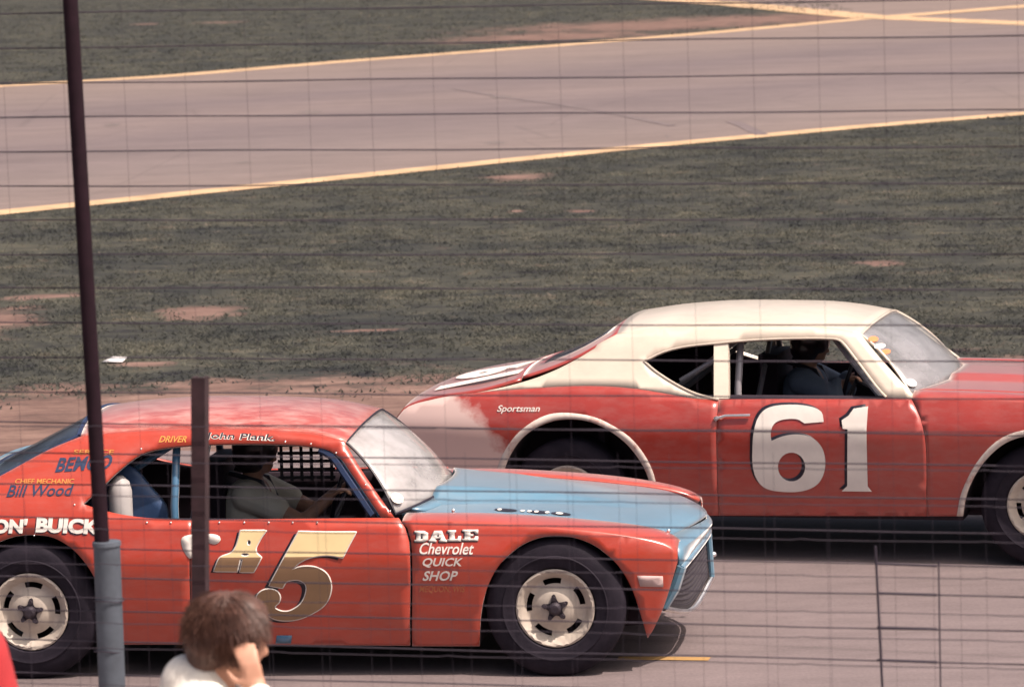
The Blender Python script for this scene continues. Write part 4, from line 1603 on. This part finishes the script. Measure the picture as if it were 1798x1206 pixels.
# door and fender
door2 = far.trs([(1262.8, 905, 1), (1262.8, 701, 1), (1400, 700), (1500, 700), (1560, 700), (1600.2, 700, 1), (1616.2, 735), (1625.2, 780), (1627.2, 906, 1)])
far.panel('door', dens(door2, .06, True), M['red2'])
ft2 = [far.tr(1601, 701), far.tr(1720, 704), far.tr(1798, 708), (1.75, .905), (2.05, .875), (2.28, .835)]
T2 = dens(ft2, .06)
yh2 = lerp_table([(.6, .70), (1.2, .69), (1.8, .67), (2.3, .64)])
zh2 = lerp_table([(.6, 1.002), (.9, .998), (1.3, .985), (1.8, .948), (2.1, .915), (2.3, .868)])
outl = T2[:-1] + dens([ft2[-1], (2.36, .70), (2.37, .52), (2.32, .36, 1), (arch2f[-1][0] + .001, .30, 1)], .06)[:-1] + dens(arch2f[::-1], .03)[:-1] + dens(far.trs([(1691, 906, 1), (1628, 906, 1), (1626, 780), (1617, 735), (1601, 701, 1)]), .06)[:-1]
far.panel('front_fender', outl, M['red2'], strip=(T2, yh2, zh2))
rows = []
for i in range(31):
    u = i / 30
    row = []
    for k in range(25):
        s_ = k / 12 - 1
        xr = .665 + .15 * (1 - abs(s_) ** 2.2)
        x = xr + (2.30 + .06 * (1 - s_ * s_) - xr) * u
        yy = yh2(min(x, 2.3)) * s_
        z = zh2(min(x, 2.32)) + .012 * (1 - s_ * s_) + .003
        e_ = min(1, max(0, (.30 - abs(yy)) / .08)) * min(1, max(0, (1 - u) / .3))
        z += .03 * e_ * e_ * (3 - 2 * e_)
        row.append((x, yy, z))
    rows.append(row)
MB().grid(rows).build('hood', M['red2'], R2, solid=.015, out=Vector((0, 0, 1)))
rows = [[(xx + .06 * (1 - (k / 8 - 1) ** 2), .80 * (k / 8 - 1), zz) for k in range(17)] for xx, zz in ((2.30, .868), (2.36, .70), (2.37, .52), (2.32, .36))]
MB().grid(rows).build('nose_panel', M['red2'], R2, solid=.015, out=Vector((1, 0, 0)))
# white sprayed wheel arch bands
for arch in (dens([p[:2] for p in arch2r], .03), dens(arch2f, .03)):
    cx2 = sum(p[0] for p in arch) / len(arch)
    cz2 = .36
    for sd in (-1, 1):
        inn = [(x, z) for x, z in arch]
        out_ = [(cx2 + (x - cx2) * (1.085 + .012 * math.sin(x * 17)), cz2 + (z - cz2) * (1.075 + .012 * math.sin(x * 11)) if z > cz2 else z) for x, z in arch]
        rows = [[(x, sd * (far.W(x, z) + .003), z) for x, z in (a_, Vector(a_).lerp(Vector(c_), .5), c_)] for a_, c_ in zip(inn, out_)]
        MB().grid(rows).build('wheel_arch_band', M['wornwhite'], R2, out=Vector((0, sd, .2)), solid=.0015)
MB().box((-2.3, -.55, .24), (2.1, .55, .34)).build('floor_pan', M['dark'], R2, smooth=False)
MB().box((-.92, -.62, .255), (.95, .62, .32)).build('belly_pan', M['dark'], R2, smooth=False)
MB().box((.86, -.49, .35), (2.1, .49, .80)).build('engine_bay', M['dark'], R2, smooth=False)
MB().box((-2.3, -.49, .35), (-1.3, .49, .88)).build('trunk_floor', M['dark'], R2, smooth=False)
MB().box((.50, -.66, .74), (.68, .66, .93)).build('dashboard', M['dark'], R2, smooth=False)
MB().box((-1.29, -.62, .35), (-1.25, .62, 1.0)).build('rear_bulkhead', M['dark'], R2, smooth=False)
for sd in (-1, 1):
    MB().box((-.9, sd * .70 - .1, .25), (.95, sd * .70 + .1, .31)).build('rocker_beam', M['dark'], R2, smooth=False)
    V, Fs = triangulate([(-.9, .3), (.95, .3), (.75, .975), (-.9, .975)], (), .1)
    MB().add([(x, sd * (far.W(x, z) - .11), z) for x, z in V], Fs).build('inner_door_skin', M['dark'], R2, solid=.01)
cage(far, M['cage2'], -.42, .62, .5, .98, 1.335, .12, .95)
MB().tube([(far.loc(1195, 668, -.55)[0], -.55, far.loc(1195, 668, -.55)[1]), (far.loc(1262, 628, -.55)[0], -.55, far.loc(1262, 628, -.55)[1])], .016, 8).build('cage_brace', M['cage2'], R2)
b = MB()
sx2, sz2 = far.loc(1395, 660, .36)
b.box((sx2 - .18, .14, .36), (sx2 - .06, .60, 1.1)).box((sx2 - .06, .14, .36), (sx2 + .38, .6, .5))
b.build('seat', M['dark'], R2, smooth=False)
wx2, wz2 = far.loc(1495, 668, .36)
ring = [(wx2 + .05 * math.sin(t_), .36 + .18 * math.cos(t_), wz2 + .17 * math.sin(t_)) for t_ in [2 * math.pi * k / 24 for k in range(25)]]
b = MB().tube(ring, .013, 8)
for k in (0, 8, 16):
    b.tube([ring[k], (wx2 + .03, .36, wz2)], .008, 6)
b.tube([(wx2 + .03, .36, wz2), (wx2 + .3, .36, wz2 - .14)], .018, 8)
b.build('steering_wheel', M['black'], R2)
wheels(far, 0.357, 0.4)


def Z7(X, Y):
    return (1200 + X / 3.0067, 500 + Y / 3.0067)


six = [Z7(*p[:2]) + tuple(p[2:]) for p in ((742, 722, 1), (728, 668), (650, 637), (520, 633), (440, 652), (398, 695), (375, 762), (366, 850), (368, 960), (392, 1032), (440, 1075), (540, 1092), (640, 1085), (710, 1050), (745, 985), (748, 905), (722, 842), (672, 802),
                                          (600, 788), (525, 798), (466, 822, 1), (462, 785), (478, 735), (520, 712), (600, 708), (640, 730, 1))]
number(far, six, [[Z7(*p) for p in ellipse(572, 960, 72, 76, 22)]], M['white'], (-.016, .012), step=.02)
one2 = [Z7(*p[:2]) + (1,) for p in ((900, 652), (976, 640), (974, 1062), (996, 1090), (836, 1088), (866, 1060), (868, 762), (842, 758), (836, 714), (872, 690))]
number(far, one2, [], M['white'], (-.016, .012), step=.03)
far.write('Sportsman', (874, 711, 948, 726), M['white'], .35, .012)
x, z = far.tr(1275, 732)
b = MB()
hx = [far.tr(1258, 734), far.tr(1275, 729), far.tr(1318, 728)]
b.tube([(p[0], -(far.W(*p) + .018), p[1]) for p in hx], .008, 8)
b.tube([(hx[0][0], -(far.W(*hx[0]) - .004), hx[0][1]), (hx[0][0], -(far.W(*hx[0]) + .02), hx[0][1])], .014, 8)
b.build('door_handle', M['chrome'], R2)


def glass_disc(car, top, bot, s_, u, rx, ry, mat, name, lift=.03):
    p = Vector(bot(s_)).lerp(Vector(top(s_)), u)
    up2 = (Vector(top(s_)) - Vector(bot(s_))).normalized()
    al2 = (Vector(bot(s_ + .06)) - Vector(bot(s_ - .06))).normalized()
    n2 = al2.cross(up2).normalized()
    n2 = n2 if n2.z > 0 else -n2
    P = [p + n2 * lift + al2 * (rx * math.cos(t_)) + up2 * (ry * math.sin(t_)) for t_ in [2 * math.pi * k / 18 for k in range(18)]]
    MB().add(P, [tuple(range(18))]).build(name, mat, car.root, smooth=False, solid=.002)


glass_disc(far, ws2_top, ws2_bot, -.93, .13, .05, .032, M['white'], 'inspection_sticker', .024)
glass_disc(far, ws2_top, ws2_bot, -.93, .84, .05, .022, M['orange'], 'windshield_decal', .026)
glass_disc(far, ws2_top, ws2_bot, -.93, .72, .06, .020, M['white'], 'windshield_decal', .028)
glass_disc(far, ws2_top, ws2_bot, -.92, .62, .05, .018, M['orange'], 'windshield_decal', .03)


# ------------------------------------------------------------------ people
def fleshed(b, name, mat, parent, voxel=0.011, smooth=6):
    o = b.build(name, mat, parent)
    r = o.modifiers.new('one surface', 'REMESH')
    r.mode = 'VOXEL'
    r.voxel_size = voxel
    r.use_smooth_shade = True
    s_ = o.modifiers.new('soften', 'SMOOTH')
    s_.factor = 0.5
    s_.iterations = smooth
    return o


def hand(b, wrist, direction, palm_n, size=1.0, curl=0.5, spread=0.10):
    """palm, four unequal bent fingers and a thumb"""
    d = Vector(direction).normalized()
    n = Vector(palm_n)
    n = (n - d * n.dot(d)).normalized()
    s_ = d.cross(n)
    wv = Vector(wrist)
    for k in (-1.2, -.4, .4, 1.2):
        b.cap(wv + s_ * (.012 * k * size), .014 * size, wv + d * (.075 * size) + s_ * (.018 * k * size), .0115 * size, 8)
    for k, L in ((-1.35, .058), (-.45, .072), (.45, .076), (1.35, .066)):
        p = wv + d * (.078 * size) + s_ * (.018 * k * size)
        a = .25 + curl * .5
        dd = (d + s_ * (spread * k)).normalized()
        for j, f in enumerate((.45, .32, .25)):
            dir2 = (dd * math.cos(a) + n * math.sin(a)).normalized()
            q2 = p + dir2 * (L * f * size)
            b.cap(p, (.0092 - .0008 * j) * size, q2, (.0085 - .0008 * j) * size, 8)
            p = q2
            a += curl * .6
    p = wv + d * (.02 * size) + s_ * (.028 * size)
    q2 = p + (d * .6 + s_ * .75 + n * .25).normalized() * .042 * size
    b.cap(p, .0125 * size, q2, .0105 * size, 8)
    b.cap(q2, .0105 * size, q2 + (d * .85 + s_ * .3 + n * .3).normalized() * .034 * size, .0085 * size, 8)


def head(b, c, fwd, size=1.0):
    """skull, jaw, brow, nose, lips, ears; fwd is the facing direction, c the skull centre"""
    f = Vector(fwd).normalized()
    u = Vector((0, 0, 1))
    u = (u - f * u.dot(f)).normalized()
    s_ = u.cross(f)
    rot = Matrix((f, s_, u)).transposed()
    c = Vector(c)
    P = lambda x, y, z: c + (f * x + s_ * y + u * z) * size
    b.ball(P(-.012, 0, .018), (.100 * size, .077 * size, .095 * size), 20, 0, rot)
    b.ball(P(.032, 0, -.035), (.062 * size, .062 * size, .078 * size), 16, 0, rot)
    b.ball(P(.062, 0, -.088), (.026 * size, .030 * size, .022 * size), 12, 0, rot)
    b.cap(P(.074, -.03, .012), .014 * size, P(.074, .03, .012), .014 * size)
    b.cap(P(.086, 0, .004), .010 * size, P(.108, 0, -.030), .014 * size)
    b.cap(P(.088, -.018, -.064), .009 * size, P(.088, .018, -.064), .009 * size)
    b.cap(P(.086, -.014, -.075), .009 * size, P(.086, .014, -.075), .009 * size)
    for e in (-1, 1):
        b.ball(P(-.005, .078 * e, -.012), (.018 * size, .011 * size, .032 * size), 10, 0, rot)
        b.ball(P(.05, .042 * e, -.03), (.026 * size, .022 * size, .026 * size), 10, 0, rot)
    return P


def eyes(P, parent, size=1.0):
    for e in (-1, 1):
        MB().ball(P(.070, .031 * e, -.012), .0105 * size, 10).build('eye', M['white'], parent)
        MB().ball(P(.0785, .031 * e, -.012), .0045 * size, 8).build('pupil', M['black'], parent)


def make_hair(col):
    m, t, p = nodes_of('brown hair')
    f = noise(t, 30, 5, .65, coords(t, scale=(.35, 1, 1)))
    lnk(t, ramp(t, f, [(.3, [c * .55 for c in col]), (.72, [c * 1.6 for c in col])]), p.inputs['Base Color'])
    p.inputs['Roughness'].default_value = .5
    bump(t, p, f, .6, .01)
    return m


M['hair'] = make_hair((.090, .042, .030))


def hair_strands(name, root, P, size, n, rx, ry, rz, off, cut):
    """many short locks lying over the skull"""
    b = MB()
    for _ in range(n):
        th, ph = random.random() * 2 * math.pi, math.acos(1 - 1.55 * random.random())
        d = Vector((math.sin(ph) * math.cos(th), math.sin(ph) * math.sin(th), math.cos(ph)))
        p = Vector((d.x * rx - off, d.y * ry, d.z * rz + .02))
        if cut(p):
            continue
        down = Vector((d.x * .4 + .30, d.y * .4, -1.0 + .5 * d.z * 0)).normalized()
        tn = (down - d * down.dot(d)).normalized()
        tn = (tn + Vector((random.gauss(0, .12), random.gauss(0, .12), random.gauss(0, .1)))).normalized()
        L = .045 + .03 * random.random()
        pts = [p - d * .004, p + tn * L * .5 + d * .001, p + tn * L - d * (.003 * random.random())]
        w_ = .0005 + .0005 * random.random()
        b.tube([P(*q_) for q_ in pts], [w_ * size, w_ * size, .0002], 3, cap=False)
    o = b.build(name, M['hair'], root)
    return o


# --- the boy with a hand over his ear
bc = at_depth(402, 1104, 10.0)
FLOOR = 0.9
boy = empty('person', (bc.x - .04, bc.y, FLOOR))
tag(boy, 'brown haired child in a white shirt holding a hand over one ear', 'person')
inv = Matrix.Translation(-Vector(boy.location))
kids = set(bpy.data.objects)
S_ = 0.94
fwd = Vector((.93, .30, -.20))
b = MB()
HC = bc + Vector((0, 0, -.022))
PH = head(b, HC, fwd, S_)
A = lambda x, y, z: bc + Vector((x, y, z))
b.cap(A(-.022, .005, -.07), .050, A(-.052, 0, -.19), .054)
b.cap(A(-.055, 0, -.18), .06, A(-.06, 0, -.62), .10)
b.cap(A(-.05, .07, -.62), .085, A(-.02, .08, -.95), .055)
b.cap(A(-.05, -.07, -.62), .085, A(-.02, -.08, -.95), .055)
b.cap(A(-.02, .08, -.95), .055, A(-.05, .08, FLOOR + .08 - bc.z), .036)
b.cap(A(-.02, -.08, -.95), .055, A(-.05, -.08, FLOOR + .08 - bc.z), .036)
b.cap(A(-.055, -.13, -.19), .05, A(.115, -.235, -.37), .036)      # right upper arm
b.cap(A(.115, -.235, -.37), .036, A(.078, -.118, -.140), .026)      # forearm up to the ear
b.cap(A(-.055, .13, -.19), .05, A(-.05, .20, -.42), .036)
b.cap(A(-.05, .20, -.42), .036, A(-.02, .20, -.65), .026)
hand(b, A(.078, -.116, -.135), (-.30, .08, 1.0), (-.15, 1, 0), .86, .28, .12)
hand(b, A(-.02, .20, -.66), (.1, 0, -1.0), (0, -1, 0), .86, .5, .12)
fleshed(b, 'body', M['skin'], boy, .0075, 4)
eyes(PH, boy, S_)
b = MB()
for c_, r_ in (((-.020, 0, .032), (.108, .088, .098)), ((-.052, 0, -.005), (.080, .086, .092)), ((.025, 0, .075), (.075, .075, .052)), ((-.062, 0, -.055), (.052, .062, .055)), ((.052, 0, .062), (.052, .068, .042)),
               ((.006, -.068, .010), (.050, .026, .055)), ((.006, .068, .010), (.050, .026, .055))):
    f_ = fwd.normalized()
    u_ = Vector((0, 0, 1))
    u_ = (u_ - f_ * u_.dot(f_)).normalized()
    rot = Matrix((f_, u_.cross(f_), u_)).transposed()
    b.ball(PH(*c_), tuple(x * S_ for x in r_), 16, 0, rot)
h_ = fleshed(b, 'hair', M['hair'], boy, .008, 5)
hair_strands('hair_locks', boy, PH, S_, 6000, .112, .094, .106, .014, lambda p: p.x > .062 and p.z < .05 or p.z < -.085 or (p.x > .02 and p.z < -.02))
b = MB()
b.cap(A(-.085, 0, -.158), .090, A(-.07, 0, -.60), .128)
b.cap(A(-.085, .06, -.20), .085, A(-.07, .05, -.60), .11)
b.cap(A(-.085, -.06, -.20), .085, A(-.07, -.05, -.60), .11)
b.cap(A(-.112, 0, -.135), .074, A(-.13, 0, -.35), .105)
b.cap(A(-.055, -.125, -.180), .070, A(.118, -.237, -.372), .052)
b.cap(A(.118, -.237, -.372), .050, A(.082, -.128, -.160), .042)
b.cap(A(-.055, .125, -.195), .068, A(-.05, .20, -.42), .052)
b.cap(A(-.05, .20, -.42), .050, A(-.02, .20, -.60), .042)
fleshed(b, 'shirt', M['shirt'], boy, .009, 4)
b = MB()
b.tube([A(-.045 + .064 * math.cos(t_), .066 * math.sin(t_), -.150 - .022 * math.cos(t_)) for t_ in [2 * math.pi * k / 20 for k in range(21)]], .016, 8)
fleshed(b, 'collar', M['shirt'], boy, .007, 3)
b = MB()
for e in (-1, 1):
    b.cap(A(-.055, .07 * e, -.64), .105, A(-.02, .085 * e, -.95), .068)
    b.cap(A(-.02, .085 * e, -.95), .068, A(-.05, .085 * e, FLOOR + .10 - bc.z), .055)
fleshed(b, 'trousers', M['jeans'], boy, .012, 4)
for e in (-1, 1):
    MB().ball(A(-.01, .085 * e, FLOOR + .045 - bc.z), (.115, .045, .045), 14).build('shoe', M['shoe'], boy)
for o in [o for o in bpy.data.objects if o not in kids]:
    if o.parent is boy:
        o.matrix_parent_inverse = inv

# --- spectator in red at the left edge, seen from behind
rc = at_depth(-172, 1000, 9.0)
adult = empty('person', (rc.x, rc.y, FLOOR))
tag(adult, 'person in a red shirt cut off by the lower left corner', 'person')
inv = Matrix.Translation(-Vector(adult.location))
kids = set(bpy.data.objects)
zs = FLOOR
Q = lambda x, y, z: Vector((rc.x + x, rc.y + y, zs + z))
b = MB()
PA = head(b, Q(0, .02, 1.615), (.25, 1, -.12), 1.0)
b.cap(Q(0, 0, 1.55), .055, Q(0, -.02, 1.40), .06)
b.cap(Q(0, -.02, 1.36), .11, Q(0, 0, .95), .13)
for e in (-1, 1):
    b.cap(Q(.17 * e, -.02, 1.37), .06, Q(.23 * e, .02, 1.08), .045)
    b.cap(Q(.23 * e, .02, 1.08), .042, Q(.21 * e, .20, .90), .030)
    hand(b, Q(.21 * e, .205, .895), (-.1 * e, .75, -.5), (-e, 0, 0), 1.0, .5)
    b.cap(Q(.09 * e, 0, .92), .10, Q(.10 * e, .02, .50), .065)
    b.cap(Q(.10 * e, .02, .50), .062, Q(.10 * e, -.02, .09), .04)
fleshed(b, 'body', M['skin'], adult, .011, 4)
eyes(PA, adult)
b = MB()
b.ball(PA(-.03, 0, .035), (.108, .092, .098), 16).ball(PA(-.05, 0, -.02), (.075, .085, .09), 16)
fleshed(b, 'hair', M['hair'], adult, .009, 5)
b = MB()
for e in (-1, 1):
    b.cap(Q(.07 * e, -.02, 1.35), .115, Q(.06 * e, 0, .92), .125)
    b.cap(Q(.17 * e, -.02, 1.372), .075, Q(.222 * e, .01, 1.14), .066)
b.cap(Q(-.12, -.02, 1.39), .08, Q(.12, -.02, 1.39), .08)
fleshed(b, 'shirt', M['redshirt'], adult, .012, 5)
b = MB()
for e in (-1, 1):
    b.cap(Q(.085 * e, 0, .90), .118, Q(.10 * e, .02, .50), .08)
    b.cap(Q(.10 * e, .02, .50), .08, Q(.10 * e, -.02, .10), .065)
fleshed(b, 'trousers', M['jeans'], adult, .013, 5)
for e in (-1, 1):
    MB().ball(Q(.10 * e, .05, .05), (.05, .14, .05), 14).build('shoe', M['shoe'], adult)
for o in [o for o in bpy.data.objects if o not in kids]:
    if o.parent is adult:
        o.matrix_parent_inverse = inv


# --- the two drivers
def driver(car, label, sh, elbow, wrist, yb, suit, arm_bare, helmet, sx, hz):
    d = empty('person', car.o, car.root.rotation_euler.z)
    tag(d, label, 'person')
    b = MB()
    hc = Vector((sh[0] + .02, yb, sh[1] + .20 * hz))
    P = head(b, hc, (1, -.05, -.1), 1.0)
    b.cap((sh[0], yb, sh[1] + .10), .055, (sh[0] - .02, yb, sh[1]), .06)
    b.cap((sh[0] - .02, yb, sh[1] - .04), .12, (sh[0] - .04, yb, sh[1] - .42), .13)
    for e in (-1, 1):
        b.cap((sh[0], yb + .18 * e, sh[1]), .055, (elbow[0], yb + .20 * e, elbow[1]), .043)
        b.cap((elbow[0], yb + .20 * e, elbow[1]), .042, (wrist[0] - .03, yb + .15 * e, wrist[1]), .030)
        hand(b, (wrist[0] - .03, yb + .155 * e, wrist[1]), (.8, -.1 * e, .55), (.3, 0, -.6), 1.0, .95)
        b.cap((sh[0] + .02, yb + .09 * e, sh[1] - .44), .095, (sh[0] + .46, yb + .10 * e, sh[1] - .36), .065)
        b.cap((sh[0] + .46, yb + .10 * e, sh[1] - .36), .062, (sh[0] + .82, yb + .10 * e, sh[1] - .50), .045)
    fleshed(b, 'body', M['skin'], d, .010, 4)
    eyes(P, d)
    b = MB()
    b.cap((sh[0] - .02, yb - .06, sh[1] - .06), .135, (sh[0] - .04, yb - .05, sh[1] - .42), .14)
    b.cap((sh[0] - .02, yb + .06, sh[1] - .06), .135, (sh[0] - .04, yb + .05, sh[1] - .42), .14)
    for e in (-1, 1):
        k = .55 if arm_bare else 1.0
        q = Vector((sh[0], yb + .18 * e, sh[1])).lerp(Vector((elbow[0], yb + .20 * e, elbow[1])), k)
        b.cap((sh[0] - .01, yb + .175 * e, sh[1] - .01), .085, q, .070)
        if not arm_bare:
            b.cap(q, .058, (wrist[0] - .06, yb + .155 * e, wrist[1]), .044)
    fleshed(b, 'shirt', suit, d, .011, 4)
    b = MB()
    for e in (-1, 1):
        b.cap((sh[0], yb + .09 * e, sh[1] - .45), .108, (sh[0] + .46, yb + .10 * e, sh[1] - .36), .078)
        b.cap((sh[0] + .46, yb + .10 * e, sh[1] - .36), .076, (sh[0] + .78, yb + .10 * e, sh[1] - .49), .06)
        b.ball((sh[0] + .86, yb + .10 * e, sh[1] - .50), (.11, .045, .05), 12)
    fleshed(b, 'trousers', M['jeans'], d, .013, 4)
    b = MB()
    b.ball(hc + Vector((-.008, 0, .03)), (.130, .108, .118), 20)
    b.ball(hc + Vector((-.03, 0, -.025)), (.105, .106, .095), 18)
    fleshed(b, 'helmet', helmet, d, .009, 5)
    b = MB()
    for e in (-1, 1):
        b.tube([(sh[0] - .12, yb + .08 * e, sh[1] + .10), (sh[0] + .06, yb + .085 * e, sh[1] + .05), (sh[0] + .135, yb + .08 * e, sh[1] - .12), (sh[0] + .10, yb + .05 * e, sh[1] - .36)], .014, 6)
    b.build('harness_strap', M['black'], d)
    return d


s1 = near.loc(446, 848, .27)
e1 = near.loc(545, 900, .2)
driver(near, 'driver in a pale short sleeved shirt at the wheel of the nearer red car', (s1[0], s1[1] - .03), (e1[0] - .02, e1[1] - .03), (wx, wz), .27, M['beige'], True, M['helmet'], 0, 1.0)
s2 = far.loc(1420, 655, .36)
e2 = far.loc(1465, 690, .2)
driver(far, 'driver in a grey blue suit inside the cream roofed far car', (s2[0], s2[1] - .02), (e2[0], e2[1] - .02), (wx2, wz2), .36, M['bluesuit'], False, M['helmet'], 0, 1.0)
